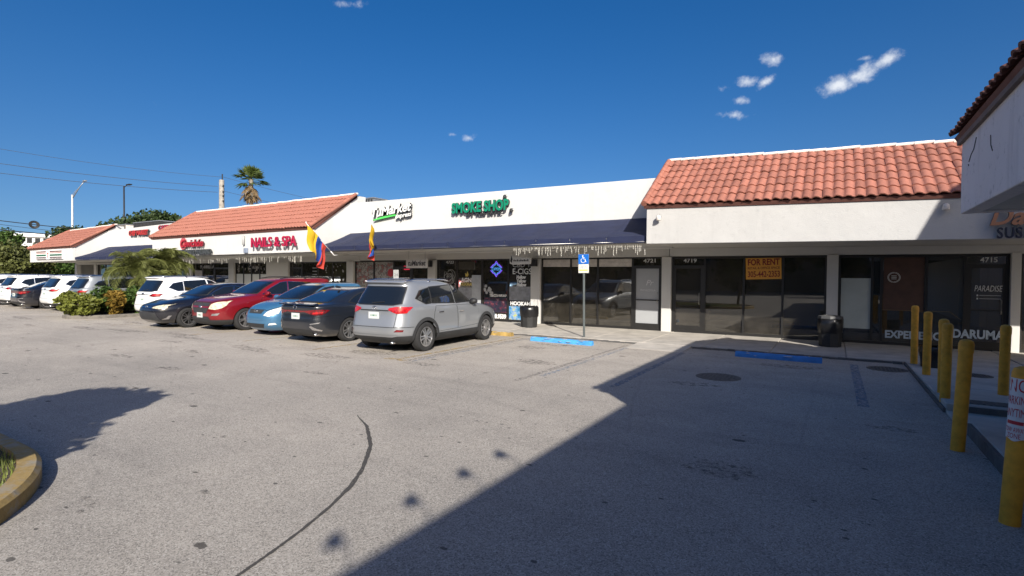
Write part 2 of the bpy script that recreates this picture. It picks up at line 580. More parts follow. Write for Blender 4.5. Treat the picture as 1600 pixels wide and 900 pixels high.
def ragged_kerb(x0, x1, y, name='kerb'):
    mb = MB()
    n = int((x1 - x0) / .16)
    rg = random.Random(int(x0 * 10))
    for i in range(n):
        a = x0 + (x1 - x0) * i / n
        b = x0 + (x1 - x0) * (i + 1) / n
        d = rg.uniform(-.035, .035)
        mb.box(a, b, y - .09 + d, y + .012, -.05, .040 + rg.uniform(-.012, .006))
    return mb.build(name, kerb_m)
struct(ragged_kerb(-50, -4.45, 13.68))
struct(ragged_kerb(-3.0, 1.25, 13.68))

# pavement of the corner building: sloping slabs, a dip, then a raised kerb
wp = MB().box(1.36, 5.4, -14, 13.69, -.2, -.01)
wp_o = struct(wp.build('pavement', concrete))
def wslab(y0, y1, za, zb, x0=1.3, x1=4.5):
    MB().hexa([(x0, y0, -.1), (x1, y0, -.1), (x1, y1, -.1), (x0, y1, -.1), (x0, y0, za), (x1, y0, za), (x1, y1, zb), (x0, y1, zb)]).build('slab', concrete, wp_o, bevel=.012)
wslab(8.95, 10.52, .125, .10); wslab(10.54, 12.10, .10, .075); wslab(12.12, 13.68, .075, .052)
wslab(7.82, 8.93, .035, .035)
for k in range(9):
    wslab(7.80 - 1.6 * (k + 1) + .012, 7.80 - 1.6 * k, .15, .15, 1.36)

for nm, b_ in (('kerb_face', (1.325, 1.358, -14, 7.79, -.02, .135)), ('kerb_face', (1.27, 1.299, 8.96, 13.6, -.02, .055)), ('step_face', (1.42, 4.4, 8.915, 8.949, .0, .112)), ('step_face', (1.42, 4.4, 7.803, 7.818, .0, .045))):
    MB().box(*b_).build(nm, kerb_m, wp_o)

# ------------------------------------------------------------------ clay tiles
TW, TL = .211, .425
def tile_profile(n=8):
    pts = []
    for i in range(n + 1):
        u = i / n
        z = .021 * math.sin(2 * math.pi * u - .6) + .004 * math.sin(4 * math.pi * u)
        pts.append((u * TW * 1.03, z))
    return pts

def tile_verts():
    pr = tile_profile()
    n = len(pr)
    v, f = [], []
    for (y, dz) in ((0.0, .038), (TL * 1.10, .003)):
        for x, z in pr:
            v.append((x, y, z + dz))
    for x, z in pr:
        v.append((x, 0.004, z + .038 - .027))
    for x, z in pr:
        v.append((x, TL * 1.1, z - .012))
    for i in range(n - 1):
        f.append((i, i + 1, n + i + 1, n + i))
        f.append((2 * n + i, 2 * n + i + 1, i + 1, i))
        f.append((3 * n + i, 3 * n + i + 1, 2 * n + i + 1, 2 * n + i))
    f.append((0, n, 3 * n, 2 * n))
    f.append((n - 1, 2 * n + n - 1, 3 * n + n - 1, n + n - 1))
    return v, f
TV, TF = tile_verts()
_t = MB(); _t.add(TV, TF)
TILE_ME = _t.mesh('tile', clay, angle=50)
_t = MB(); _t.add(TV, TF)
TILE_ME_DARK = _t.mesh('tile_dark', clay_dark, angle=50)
_t = MB(); _t.lathe([(.0, -.02), (.05, 0), (.045, .40), (.0, .405)], 10, axis='x')
RIDGE_ME = _t.mesh('ridge_tile', ridge_white, angle=40)
_t = MB(); _t.lathe([(.0, -.005), (.085, 0), (.075, .44), (.0, .445)], 10, axis='y')
RAKE_ME = _t.mesh('rake_tile', clay, angle=40)

def tile_roof(parent, x0, x1, eave, ridge, single=None, frame=None, rake=(), mat=clay, tile_me=None, seed=1, rows_single=99):
    """eave / ridge: functions x -> (y, z). frame maps local points to the world. Tiles with x inside `single` are objects."""
    rg = random.Random(seed)
    fr = frame or Matrix.Identity(4)
    tile_me = tile_me or TILE_ME
    ya, za = eave(x0); yb, zb = ridge(x0); yc, zc = eave(x1); yd, zd = ridge(x1)
    T = lambda p: tuple(fr @ Vector(p))
    slab = MB().hexa([T(p) for p in ((x0, ya + .1, za - .10), (x1, yc + .1, zc - .10), (x1, yd, zd - .16), (x0, yb, zb - .16),
                                     (x0, ya + .05, za - .02), (x1, yc + .05, zc - .02), (x1, yd, zd - .02), (x0, yb, zb - .02))])
    roof = slab.build('tile_roof', clay_dark, parent)
    L = math.hypot(yb - ya, zb - za)
    rows = int(math.ceil(L / TL - .15))
    exp = L / rows
    ncol = int(round((x1 - x0) / TW))
    joined = MB()
    for r in range(rows):
        for c in range(ncol):
            x = x0 + c * (x1 - x0) / ncol
            (ey, ez), (ry, rz_) = eave(x), ridge(x)
            d = Vector((0, ry - ey, rz_ - ez)).normalized()
            p = Vector((x, ey, ez)) + d * (exp * r)
            ex = Vector((1, 0, (eave(x + 1)[1] - ez) * (1 - r / rows) + (ridge(x + 1)[1] - rz_) * r / rows)).normalized()
            nrm = ex.cross(d).normalized()
            m = Matrix((ex, d, nrm)).transposed().to_4x4()
            m.translation = p
            m = fr @ m @ Matrix.Rotation(R(rg.uniform(-1.1, 1.1)), 4, 'Z') @ Matrix.Rotation(R(rg.uniform(-.7, .7)), 4, 'X')
            m = m @ Matrix.Translation((0, rg.uniform(-.012, .012), rg.uniform(-.003, .006)))
            if single and single[0] <= x <= single[1] and r < rows_single:
                o = obj('tile', tile_me, roof)
                o.matrix_local = m
            else:
                joined.add([m @ Vector(v) for v in TV], TF)
    if joined.v:
        stuff(joined.build('tile_courses', mat, roof, angle=50))
    # ridge caps and rake caps
    x = x0
    while x < x1 - .05:
        (ry, rz_) = ridge(x)
        o = obj('ridge_tile', RIDGE_ME, roof)
        o.matrix_local = fr @ Matrix.Translation((x, ry - .02, rz_ + .022 + rg.uniform(-.008, .012))) @ Matrix.Rotation(R(rg.uniform(-2, 2)), 4, 'Z')
        x += .385
    for xr in rake:
        (ey, ez), (ry, rz_) = eave(xr), ridge(xr)
        d = Vector((0, ry - ey, rz_ - ez)).normalized()
        k = 0
        while k * .42 < L - .1:
            p = Vector((xr, ey, ez)) + d * (k * .42)
            m = Matrix((Vector((1, 0, 0)), d, Vector((1, 0, 0)).cross(d))).transposed().to_4x4()
            m.translation = p + Vector((0, 0, .03))
            o = obj('rake_tile', RAKE_ME, roof)
            o.matrix_local = fr @ m
            k += 1
    return roof

# ------------------------------------------------------------------ the long shopping building
mall = thing('strip_mall', 'long single-storey white shopping building with red clay tile roofs', 'building')
def lin(xa, va, xb, vb):
    return lambda x: va + (vb - va) * (x - xa) / (xb - xa)

def segment(x0, x1, fb, ft, rd, ridge_y, single=None, rake=(), seed=1, right_gable=False, left_gable=False):
    """tiled pent-roof segment: fascia, board, roof, gables. fb, ft, rd: functions of x"""
    f = MB().hexa([(x0, FA, fb(x0)), (x1, FA, fb(x1)), (x1, FA + .2, fb(x1)), (x0, FA + .2, fb(x0)),
                   (x0, FA, ft(x0)), (x1, FA, ft(x1)), (x1, FA + .2, ft(x1)), (x0, FA + .2, ft(x0))])
    f.build('fascia', white_stucco if x1 > 0 else bright_stucco, mall, bevel=.012)
    b = MB().hexa([(x0 - .05, FA - .045, ft(x0) - .045), (x1 + .05, FA - .045, ft(x1) - .045), (x1 + .05, FA - .004, ft(x1) - .045), (x0 - .05, FA - .004, ft(x0) - .045),
                   (x0 - .05, FA - .045, ft(x0) + .015), (x1 + .05, FA - .045, ft(x1) + .015), (x1 + .05, FA - .004, ft(x1) + .015), (x0 - .05, FA - .004, ft(x0) + .015)])
    b.build('eave_board', dark_wood, mall)
    tile_roof(mall, x0 - .06, x1 + .06, lambda x: (FA - .13, ft(x) + .03), lambda x: (ridge_y, rd(x)), single, None, rake, seed=seed)
    for X, on, s in ((x1, right_gable, 1), (x0, left_gable, -1)):
        if on:
            xa, xb = (X - .2, X) if s > 0 else (X, X + .2)
            poly = [(FA + .2, fb(X)), (ridge_y + .55, fb(X)), (ridge_y + .55, rd(X) - .06), (ridge_y - .02, rd(X) - .06), (FA + .2, ft(X) + .02)]
            MB().prism(poly, xa, xb, 'x').build('gable_wall', bright_stucco, mall)
            # dark strip standing in for the thin shadow line under the rake tiles
            MB().prism([(FA + .1, ft(X) - .06), (ridge_y, rd(X) - .14), (ridge_y, rd(X) - .06), (FA + .1, ft(X) + .02)], X + .002 if s > 0 else X - .06, X + .06 if s > 0 else X - .002, 'x').build('rake_shadow_strip', clay_dark, mall)
    # back of the ridge
    MB().box(x0 + .01, x1 - .21, ridge_y + .03, ridge_y + .18, 4.2, min(rd(x0), rd(x1)) - .10).build('ridge_wall', white_stucco, mall)

fbA, ftA, rdA = lin(-4.43, 2.70, 2.2, 2.62), lin(-4.43, 3.73, 2.2, 3.555), lin(-4.43, 5.42, 2.44, 5.15)
segment(-4.43, 9.0, fbA, ftA, rdA, 16.71, single=(-4.6, 2.45), rake=(-4.47,), seed=11)
segment(-31.85, -18.53, lin(-31.85, 2.69, -18.5, 2.73), lin(-31.85, 3.70, -18.5, 3.735), lin(-31.85, 5.38, -18.5, 5.44), 16.71, rake=(-31.9, -18.50), seed=12, right_gable=True)
segment(-49.7, -42.38, lin(-49.7, 2.52, -42, 2.59), lin(-49.7, 3.45, -42, 3.50), lin(-49.7, 5.00, -42, 5.12), 16.71, rake=(-49.75, -42.35), seed=13, right_gable=True)

def parapet(x0, x1, za, zb):
    MB().hexa([(x0, PA, 2.68), (x1, PA, 2.68), (x1, PA + .22, 2.68), (x0, PA + .22, 2.68),
               (x0, PA, za), (x1, PA, zb), (x1, PA + .22, zb), (x0, PA + .22, za)]).build('parapet', bright_stucco, mall, bevel=.015)
parapet(-18.53, -4.25, 4.985, 4.865)
parapet(-42.38, -31.9, 4.68, 4.85)
MB().box(-49.6, 9.0, 16.95, 34, 4.05, 4.2).build('flat_roof', concrete, mall)
MB().box(9.0, 9.2, FA, 34, 0, 4.2).build('end_wall', wall_paint, mall)
MB().box(-49.9, -49.7, 17.2, 34, 0, 4.4).build('end_wall', wall_paint, mall)
MB().box(-49.6, 9.0, 33.8, 34, 0, 4.2).build('back_wall', wall_paint, mall)
# soffit under the overhang and the plaster band over the shop windows
MB().hexa([(-49.65, FA + .2, 2.55), (-18.6, FA + .2, 2.70), (-18.6, GL + .2, 2.70), (-49.65, GL + .2, 2.55), (-49.65, FA + .2, 2.60), (-18.6, FA + .2, 2.75), (-18.6, GL + .2, 2.75), (-49.65, GL + .2, 2.60)]).build('soffit', soffit_m, mall)
MB().box(-18.55, -4.5, FA + .35, GL + .2, 2.735, 2.78).build('soffit', soffit_m, mall)
MB().hexa([(-4.45, FA + .2, 2.72), (9, FA + .2, 2.56), (9, GL + .2, 2.56), (-4.45, GL + .2, 2.72), (-4.45, FA + .2, 2.76), (9, FA + .2, 2.60), (9, GL + .2, 2.60), (-4.45, GL + .2, 2.76)]).build('soffit', soffit_m, mall)
MB().box(-49.65, -18.6, GL - .10, GL + .10, 2.42, 2.54).build('lintel', wall_paint, mall)
MB().box(-33.9, -18.6, GL - .098, GL + .098, 2.5405, 2.69).build('lintel', wall_paint, mall)
MB().box(-18.58, -4.5, GL - .10, GL + .10, 2.45, 2.73).build('lintel', wall_paint, mall)
MB().hexa([(-4.48, GL - .10, 2.455), (9, GL - .10, 2.40), (9, GL + .10, 2.40), (-4.48, GL + .10, 2.455), (-4.48, GL - .10, 2.715), (9, GL - .10, 2.555), (9, GL + .10, 2.555), (-4.48, GL + .10, 2.715)]).build('lintel', wall_paint, mall)

# columns
for a, b in ((-49.6, -49.2), (-46.3, -45.9), (-42.2, -41.8), (-38.2, -37.8), (-33.5, -32.95), (-29.03, -28.53), (-25.55, -23.72), (-19.4, -18.95),
             (-14.48, -14.06), (-9.54, -9.15), (-4.72, -4.42), (-.17, .10), (3.60, 3.78)):
    MB().box(a, b, GL - .16, GL + .12, .03, 2.44 if b > -5 else 2.43).build('column', wall_paint, mall, bevel=.01)

BAND = {}
def storefront(x0, x1, mull, top=2.44, door=None, glass=glass_store, sill=.05, depth=6.0, bar=.055, transom=None):
    """aluminium shopfront: frame bars, one pane per bay, an optional door bay (xa, xb)"""
    fr = MB()
    y0, y1 = GL - .05, GL + .05
    fr.box(x0, x1, y0, y1, .035, .035 + sill + .045)
    fr.box(x0, x1, y0, y1, top - bar, top)
    edges = [x0] + list(mull) + [x1]
    for i, x in enumerate(edges):
        a, b = (x, x + bar) if i == 0 else ((x - bar, x) if i == len(edges) - 1 else (x - bar / 2, x + bar / 2))
        fr.box(a, b, y0 + .002, y1 - .002, .135, top - bar)
    frame = fr.build('shopfront_frame', black_metal, mall)
    for i in range(len(edges) - 1):
        a, b = edges[i] + bar / 2, edges[i + 1] - bar / 2
        isdoor = door and abs(edges[i] - door[0]) < .05
        if not isdoor:
            MB().box(a, b, GL - .006, GL + .006, .12, top - bar).build('pane', glass, frame)
        else:
            MB().box(a, b, GL - .006, GL + .006, 2.17, top - bar).build('pane', glass, frame)
            d = MB()
            d.box(a, b, y0 + .01, y1 - .01, 2.07, 2.17)
            d.box(a, a + .09, y0 + .008, y1 - .012, .10, 2.07)
            d.box(b - .09, b, y0 + .008, y1 - .012, .10, 2.07)
            d.box(a + .09, b - .09, y0 + .01, y1 - .01, .10, .27)
            d.box(a + .09, b - .09, y0 + .012, y1 - .012, 1.02, 1.055)
            dr = d.build('door', black_metal, mall)
            MB().box(a + .085, b - .085, GL - .006, GL + .006, .26, 2.075).build('pane', door[2] if len(door) > 2 else glass, dr)
            h = MB()
            h.tube([(b - .12, y0 - .01, .95), (b - .12, y0 - .05, .97), (b - .12, y0 - .05, 1.28), (b - .12, y0 - .01, 1.30)], .014, 8)
            h.build('handle', alu, dr, smooth=True)
    # dark room behind
    r = MB()
    r.quad((x0, GL + .06, .04), (x1, GL + .06, .04), (x1, GL + depth, .04), (x0, GL + depth, .04), 1)
    r.quad((x0, GL + depth, .04), (x1, GL + depth, .04), (x1, GL + depth, 2.7), (x0, GL + depth, 2.7), 0)
    r.quad((x0, GL + .06, 2.7), (x1, GL + .06, 2.7), (x1, GL + depth, 2.7), (x0, GL + depth, 2.7), 0)
    r.quad((x0, GL + .06, .04), (x0, GL + depth, .04), (x0, GL + depth, 2.7), (x0, GL + .06, 2.7), 0)
    r.quad((x1, GL + .06, .04), (x1, GL + depth, .04), (x1, GL + depth, 2.7), (x1, GL + .06, 2.7), 0)
    r.build('shop_room', [room_dark, room_floor], mall)
    return frame

frosted = paint('frosted_panel', (.36, .37, .38), .5, var=.06, scale=1)
paper = paint('white_paper', (.62, .64, .62), .8, var=.06, scale=2)
s15 = storefront(.10, 3.60, (.87, 1.08, 2.02, 2.78), 2.41, (2.78, 3.60, glass_dark), glass_store)
s19 = storefront(-4.42, -.17, (-3.42, -2.30, -1.26), 2.43, (-4.42, -3.42), glass_store)
s21 = storefront(-9.15, -4.72, (-7.97, -6.95, -5.72), 2.45, (-5.72, -4.72, frosted), glass_store)
s23 = storefront(-14.06, -9.54, (-13.03, -11.80, -10.59), 2.45, None, glass_dark)
stm = storefront(-18.95, -14.48, (-17.74, -16.52, -15.45), 2.45, (-16.52, -15.45), glass_store)
sn = storefront(-23.72, -19.40, (-22.75, -21.55, -20.5), 2.42, (-23.72, -22.75), glass_store)
sc2 = storefront(-28.53, -25.55, (-27.78, -27.04, -26.3), 2.42, None, glass_store)
sc1 = storefront(-32.95, -29.03, (-31.9, -30.7), 2.42, (-30.7, -29.03), glass_dark)
sd1 = storefront(-37.8, -33.5, (-36.4, -35.0), 2.42, None, glass_dark)
sd2 = storefront(-41.8, -38.2, (-40.6, -39.4), 2.42, None, glass_dark)
se1 = storefront(-45.9, -42.2, (-44.7, -43.4), 2.42, None, glass_dark)
storefront(3.78, 6.6, (4.7, 5.6), 2.40, None, glass_dark)

# ------------------------------------------------------------------ corner building on the right
wing = thing('corner_building', 'shaded white building corner with tiled eave at upper right', 'building')
WX, WE = 1.5, 9.62                      # fascia plane, far end
W0 = 2.55
MB().box(WX, WX + .2, W0, WE, 2.69, 3.74).build('fascia', grey_stucco, wing, bevel=.012)
MB().box(WX + .2, 4.4, WE - .2, WE, 2.69, 3.74).build('end_fascia', grey_stucco, wing)
MB().prism([(WX + .2, 3.74), (4.6, 3.74), (4.6, 4.72), (3.2, 4.72)], WE - .2, WE, 'y').build('gable_wall', grey_stucco, wing)
MB().prism([(WX + .2, 2.69), (3.2, 2.69), (3.2, 4.70), (WX + .2, 3.74)], W0, W0 + .2, 'y').build('gable_wall', grey_stucco, wing)
MB().box(WX + .2, 4.4, W0 + .2, WE - .2, 2.71, 2.76).build('soffit', soffit_m, wing)
MB().box(WX - .05, WX - .003, W0, WE + .05, 3.66, 3.755).build('eave_board', dark_wood, wing)
WF = Matrix(((0, 1, 0, 0), (-1, 0, 0, 0), (0, 0, 1, 0), (0, 0, 0, 1)))      # local x -> -Y, local y -> +X
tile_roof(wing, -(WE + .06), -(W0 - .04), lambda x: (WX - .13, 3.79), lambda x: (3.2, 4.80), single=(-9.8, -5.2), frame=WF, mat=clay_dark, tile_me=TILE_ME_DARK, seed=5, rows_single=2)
MB().box(3.22, 3.44, -16, W0, 2.5, 4.70).build('parapet', grey_stucco, wing)
MB().box(3.3, 9, -16, WE - .21, 4.30, 4.40).build('flat_roof', concrete, wing)
MB().box(3.3, 4.9, W0, WE - .21, 4.41, 4.70).build('roof_kerb', grey_stucco, wing)
MB().prism([(5.2, 4.41), (10, 4.41), (10, 7.45), (6.60, 7.45)], 9.0, WE, 'y').build('shadow_block', grey_stucco, wing)  # unseen block, added and shaped to cast the slanting shadow on the long fascia
MB().box(4.4, 4.6, -16, WE, 0, 2.70).build('wall', wall_paint, wing)
MB().box(4.61, 9, WE - .2, WE, 0, 4.30).build('wall', wall_paint, wing)
for k, y in enumerate((-2.38, -2.98, -3.66, -4.40)):
    t = thing('gooseneck_lamp', 'gooseneck floodlight on the roof edge of the corner building, ' + ('first', 'second', 'third', 'fourth')[k] + ' from its tiled end', 'lamp', (3.2, y, 4.70), 0, 'gooseneck floodlights on the corner building')
    m = MB(); m.tube([(.1, 0, 0), (.1, 0, .14), (.06, 0, .22), (.0, 0, .25), (-.06, 0, .24)], .007, 8); m.build('arm', galv, t, smooth=True)
    m = MB(); m.lathe([(.02, .06), (.04, .03), (.072, -.03), (.065, -.04), (.0, -.02)], 12, (-.06, 0, .22)); m.build('lamp_shade', galv, t, smooth=True)

cr = MB()
for pts_ in ([(WX, 9.12, 3.33), (WX, 9.0, 3.40), (WX, 8.85, 3.44), (WX, 8.72, 3.56)], [(WX, 9.16, 3.30), (WX, 9.13, 3.28)], [(WX, 8.0, 3.42), (WX, 7.98, 3.3), (WX, 7.9, 3.22)]):
    cr.tube([(x - .001, y, z) for x, y, z in pts_], .008, 5)
cr.build('plaster_crack', dark_void, wing)
# ------------------------------------------------------------------ vehicles
def car_paint(name, rgb, metal=.0, rough=.32, flake=.0):
    m, nd, lk, b = nmat(name)
    tc = nd.new('ShaderNodeTexCoord')
    n1 = N(nd, lk, 'ShaderNodeTexNoise', Scale=2.2, Detail=5.0, Vector=tc.outputs['Object'])
    sep = N(nd, lk, 'ShaderNodeSeparateXYZ', Vector=tc.outputs['Object'])
    # road dust on the lower panels
    dz = N(nd, lk, 'ShaderNodeMapRange', Value=sep.outputs['Z'], From_Min=.25, From_Max=.75, To_Min=.10, To_Max=.0)
    dm = N(nd, lk, 'ShaderNodeMath', op='MULTIPLY', I0=dz.outputs[0], I1=n1.outputs['Fac'])
    c = mix(nd, lk, dm.outputs[0], rgb, (.30, .27, .23))
    lk.new(c, b.inputs['Base Color'])
    b.inputs['Metallic'].default_value = metal
    b.inputs['Roughness'].default_value = rough
    b.inputs['Coat Weight'].default_value = 1.0
    b.inputs['Coat Roughness'].default_value = .035
    return m

P_SILVER = car_paint('silver_paint', (.33, .345, .365), .55, .38)
P_NAVY = car_paint('graphite_paint', (.012, .015, .022), .1, .30)
P_BLUE = car_paint('blue_car_paint', (.055, .175, .32), .35, .34)
P_RED = car_paint('red_car_paint', (.23, .007, .013), .35, .30)
P_BLACK = car_paint('black_car_paint', (.008, .009, .015), .1, .25)
P_WHITE = car_paint('white_car_paint', (.80, .80, .79), 0, .35)
P_GREY = car_paint('grey_car_paint', (.30, .32, .34), .5, .36)
P_DUSKBLUE = car_paint('dusk_blue_paint', (.02, .03, .08), .25, .30)

def auto_glass():
    m, nd, lk, b = nmat('car_glass')
    b.inputs['Base Color'].default_value = (.008, .010, .012, 1)
    b.inputs['Roughness'].default_value = .03
    b.inputs['Specular IOR Level'].default_value = .75
    b.inputs['Coat Weight'].default_value = .6
    b.inputs['Coat Roughness'].default_value = .02
    return m
CGLASS = auto_glass()
TYRE = paint('tyre_rubber', (.022, .022, .023), .85, var=.3, scale=8, bump=.2, bscale=60)
RIM = paint('alloy', (.56, .56, .57), .28, metal=.85, var=.1)
RIM_DK = paint('dark_alloy', (.010, .010, .011), .6)
CHROME = flat('chrome', (.75, .75, .76), .12, 1)
def lamp_mat(name, rgb, rough=.12):
    m, nd, lk, b = nmat(name)
    tc = nd.new('ShaderNodeTexCoord')
    vo = N(nd, lk, 'ShaderNodeTexVoronoi', Scale=16.0, Vector=tc.outputs['Object'])
    c = mix(nd, lk, ramp(nd, lk, vo.outputs['Distance'], [(.1, 0), (.7, 1)]), tuple(x * .45 for x in rgb), rgb)
    lk.new(c, b.inputs['Base Color'])
    b.inputs['Roughness'].default_value = rough
    b.inputs['Coat Weight'].default_value = 1
    return m
L_RED = lamp_mat('red_lens', (.48, .012, .016))
L_DKRED = lamp_mat('dark_red_lens', (.17, .006, .010))
L_CLEAR = lamp_mat('clear_lens', (.72, .71, .68))
L_AGED = lamp_mat('aged_lens', (.62, .55, .40), .3)
PLATE = flat('plate_white', (.55, .57, .56), .5)
PLATE_TXT = flat('plate_mark', (.10, .22, .15), .6)
TRIM = paint('trim_plastic', (.030, .031, .033), .65, var=.2, bump=.1)
SHADE = flat('wheel_well', (.006, .006, .006), .95)

class Car:
    """body is a stack of plan outlines; every panel, window and lamp is a patch on that same surface"""
    def __init__(s, rings, nf=3.6, nr=4.6):
        s.r = rings
        s.nf, s.nr = nf, nr

    def at(s, z):
        r = s.r
        if z <= r[0][0]:
            return r[0][1:]
        for i in range(len(r) - 1):
            if z <= r[i + 1][0]:
                t = (z - r[i][0]) / (r[i + 1][0] - r[i][0])
                # catmull-rom on the table
                p0 = r[max(i - 1, 0)]; p1 = r[i]; p2 = r[i + 1]; p3 = r[min(i + 2, len(r) - 1)]
                out = []
                for k in (1, 2, 3):
                    h = p2[0] - p1[0]
                    m1 = (p2[k] - p0[k]) / max(p2[0] - p0[0], 1e-6) * h
                    m2 = (p3[k] - p1[k]) / max(p3[0] - p1[0], 1e-6) * h
                    d = p2[k] - p1[k]
                    if d == 0:
                        m1 = m2 = 0
                    else:   # keep it monotone
                        m1 = d * min(max(m1 / d, 0), 2.6)
                        m2 = d * min(max(m2 / d, 0), 2.6)
                    t2, t3 = t * t, t * t * t
                    out.append((2 * t3 - 3 * t2 + 1) * p1[k] + (t3 - 2 * t2 + t) * m1 + (-2 * t3 + 3 * t2) * p2[k] + (t3 - t2) * m2)
                return tuple(out)
        return r[-1][1:]

    def S(s, t, z, off=0.0):
        xr, xf, w = s.at(z)
        xc = (xr + xf) / 2
        c, q = math.cos(t), math.sin(t)
        n = s.nf if c > 0 else s.nr
        a = (xf - xr) / 2 + off
        x = xc + a * math.copysign(abs(c) ** (2 / n), c)
        y = (w + off) * math.copysign(abs(q) ** (2 / n), q)
        return Vector((x, y, z))

    def t_side(s, x, z, sg):
        xr, xf, w = s.at(z)
        xc = (xr + xf) / 2
        a = (xf - xr) / 2
        n = s.nf if x > xc else s.nr
        c = min(abs(x - xc) / a, 1) ** (n / 2)
        t = math.acos(c)
        if x < xc:
            t = math.pi - t
        return t * sg

    def t_end(s, y, z, front):
        xr, xf, w = s.at(z)
        n = s.nf if front else s.nr
        q = min(abs(y) / w, 1) ** (n / 2)
        t = math.asin(q)
        if not front:
            t = math.pi - t
        return t if y >= 0 else -t

    def body(s, zmax_rings=46, NT=96, z0=None, z1=None, off=0.0, cap=True):
        z0 = s.r[0][0] if z0 is None else z0
        z1 = s.r[-1][0] if z1 is None else z1
        zs = [z0]
        # denser where the outline changes quickly
        for i in range(len(s.r) - 1):
            a, b = s.r[i], s.r[i + 1]
            span = max(abs(b[1] - a[1]), abs(b[2] - a[2]), abs(b[0] - a[0]))
            k = max(2, int(span / .07))
            for j in range(1, k + 1):
                z = a[0] + (b[0] - a[0]) * j / k
                if z0 < z < z1 - 1e-6:
                    zs.append(z)
        zs.append(z1)
        mb = MB()
        th = []
        for j in range(NT):
            t = 2 * math.pi * j / NT
            th.append(t - .22 * math.sin(4 * t) / 2)
        for z in zs:
            for t in th:
                mb.v.append(tuple(s.S(t, z, off)))
        for i in range(len(zs) - 1):
            for j in range(NT):
                j2 = (j + 1) % NT
                mb.f.append([i * NT + j, i * NT + j2, (i + 1) * NT + j2, (i + 1) * NT + j]); mb.m.append(0)
        mb.f.append(list(range(NT))[::-1]); mb.m.append(0)
        # roof crown
        top = [(len(zs) - 1) * NT + j for j in range(NT)]
        if cap:
            cx = sum(mb.v[i][0] for i in top) / NT
            mb.v.append((cx, 0, zs[-1] + .006))
            k = len(mb.v) - 1
            for j in range(NT):
                mb.f.append([top[j], top[(j + 1) % NT], k]); mb.m.append(0)
        else:
            mb.f.append(top); mb.m.append(0)
        return mb

    def normal(s, t, z):
        e = 1e-3
        a = s.S(t + e, z) - s.S(t - e, z)
        b = s.S(t, z + e) - s.S(t, z - e)
        n = a.cross(b)
        if n.length < 1e-12:
            return Vector((0, 0, 1))
        return n.normalized()

    def patch(s, poly, mode, off=.004, step=.055, mi=0, mb=None):
        """poly in (x,z) for mode 'L'/'R' sides or (y,z) for 'F'/'B' ends"""
        mb = mb or MB()
        pts = []
        n = len(poly)
        for i in range(n):
            a, b = poly[i], poly[(i + 1) % n]
            L = math.hypot(b[0] - a[0], b[1] - a[1])
            k = max(1, int(L / .03))
            def TT(p):
                if len(p) > 2:
                    tt = s.t_side(p[0], p[1], p[2])
                elif mode in 'LR':
                    return None
                else:
                    tt = s.t_end(p[0], p[1], mode == 'F')
                return tt % (2 * math.pi) if mode == 'B' else tt
            if len(a) > 2 or len(b) > 2:
                ta_, tb_ = TT(a), TT(b)
                for j in range(8):
                    pts.append((ta_ + (tb_ - ta_) * j / 8, a[1] + (b[1] - a[1]) * j / 8))
                continue
            for j in range(k):
                u = a[0] + (b[0] - a[0]) * j / k
                z = a[1] + (b[1] - a[1]) * j / k
                if mode in 'LR':
                    t = s.t_side(u, z, 1 if mode == 'L' else -1)
                else:
                    t = s.t_end(u, z, mode == 'F')
                    if mode == 'B' and t < 0:
                        t += 2 * math.pi
                pts.append((t, z))
        t0, t1 = min(p[0] for p in pts), max(p[0] for p in pts)
        z0, z1 = min(p[1] for p in pts), max(p[1] for p in pts)
        nt = max(1, min(40, int((t1 - t0) / .05)))
        nz_ = max(1, min(24, int((z1 - z0) / step)))
        def clip(P, ax, val, keep_gt):
            out = []
            for i in range(len(P)):
                a, b = P[i], P[(i + 1) % len(P)]
                ia = (a[ax] >= val) if keep_gt else (a[ax] <= val)
                ib = (b[ax] >= val) if keep_gt else (b[ax] <= val)
                if ia:
                    out.append(a)
                if ia != ib:
                    u = (val - a[ax]) / (b[ax] - a[ax])
                    out.append((a[0] + (b[0] - a[0]) * u, a[1] + (b[1] - a[1]) * u))
            return out
        cache = {}
        for i in range(nt):
            ta, tb = t0 + (t1 - t0) * i / nt, t0 + (t1 - t0) * (i + 1) / nt
            P = clip(clip(pts, 0, ta, True), 0, tb, False)
            if len(P) < 3:
                continue
            for j in range(nz_):
                za, zb = z0 + (z1 - z0) * j / nz_, z0 + (z1 - z0) * (j + 1) / nz_
                Q = clip(clip(P, 1, za, True), 1, zb, False)
                if len(Q) < 3:
                    continue
                idx = []
                for (t, z) in Q:
                    k = (round(t, 5), round(z, 5))
                    if k not in cache:
                        cache[k] = len(mb.v)
                        mb.v.append(tuple(s.S(t, z) + s.normal(t, z) * off))
                    if not idx or idx[-1] != cache[k]:
                        idx.append(cache[k])
                if len(idx) > 1 and idx[0] == idx[-1]:
                    idx.pop()
                if len(set(idx)) >= 3:
                    mb.f.append(idx); mb.m.append(mi)
        return mb

def grow(poly, d):
    """push a polygon outwards by d"""
    n = len(poly)
    area = sum(poly[i][0] * poly[(i + 1) % n][1] - poly[(i + 1) % n][0] * poly[i][1] for i in range(n))
    sg = 1 if area > 0 else -1
    out = []
    for i in range(n):
        p, a, b = Vector(poly[i]), Vector(poly[i - 1]), Vector(poly[(i + 1) % n])
        e1, e2 = (p - a).normalized(), (b - p).normalized()
        n1, n2 = Vector((e1.y, -e1.x)) * sg, Vector((e2.y, -e2.x)) * sg
        m = (n1 + n2)
        m = m / max(m.length_squared / 2, .35)
        out.append((p.x + m.x * d, p.y + m.y * d))
    return out

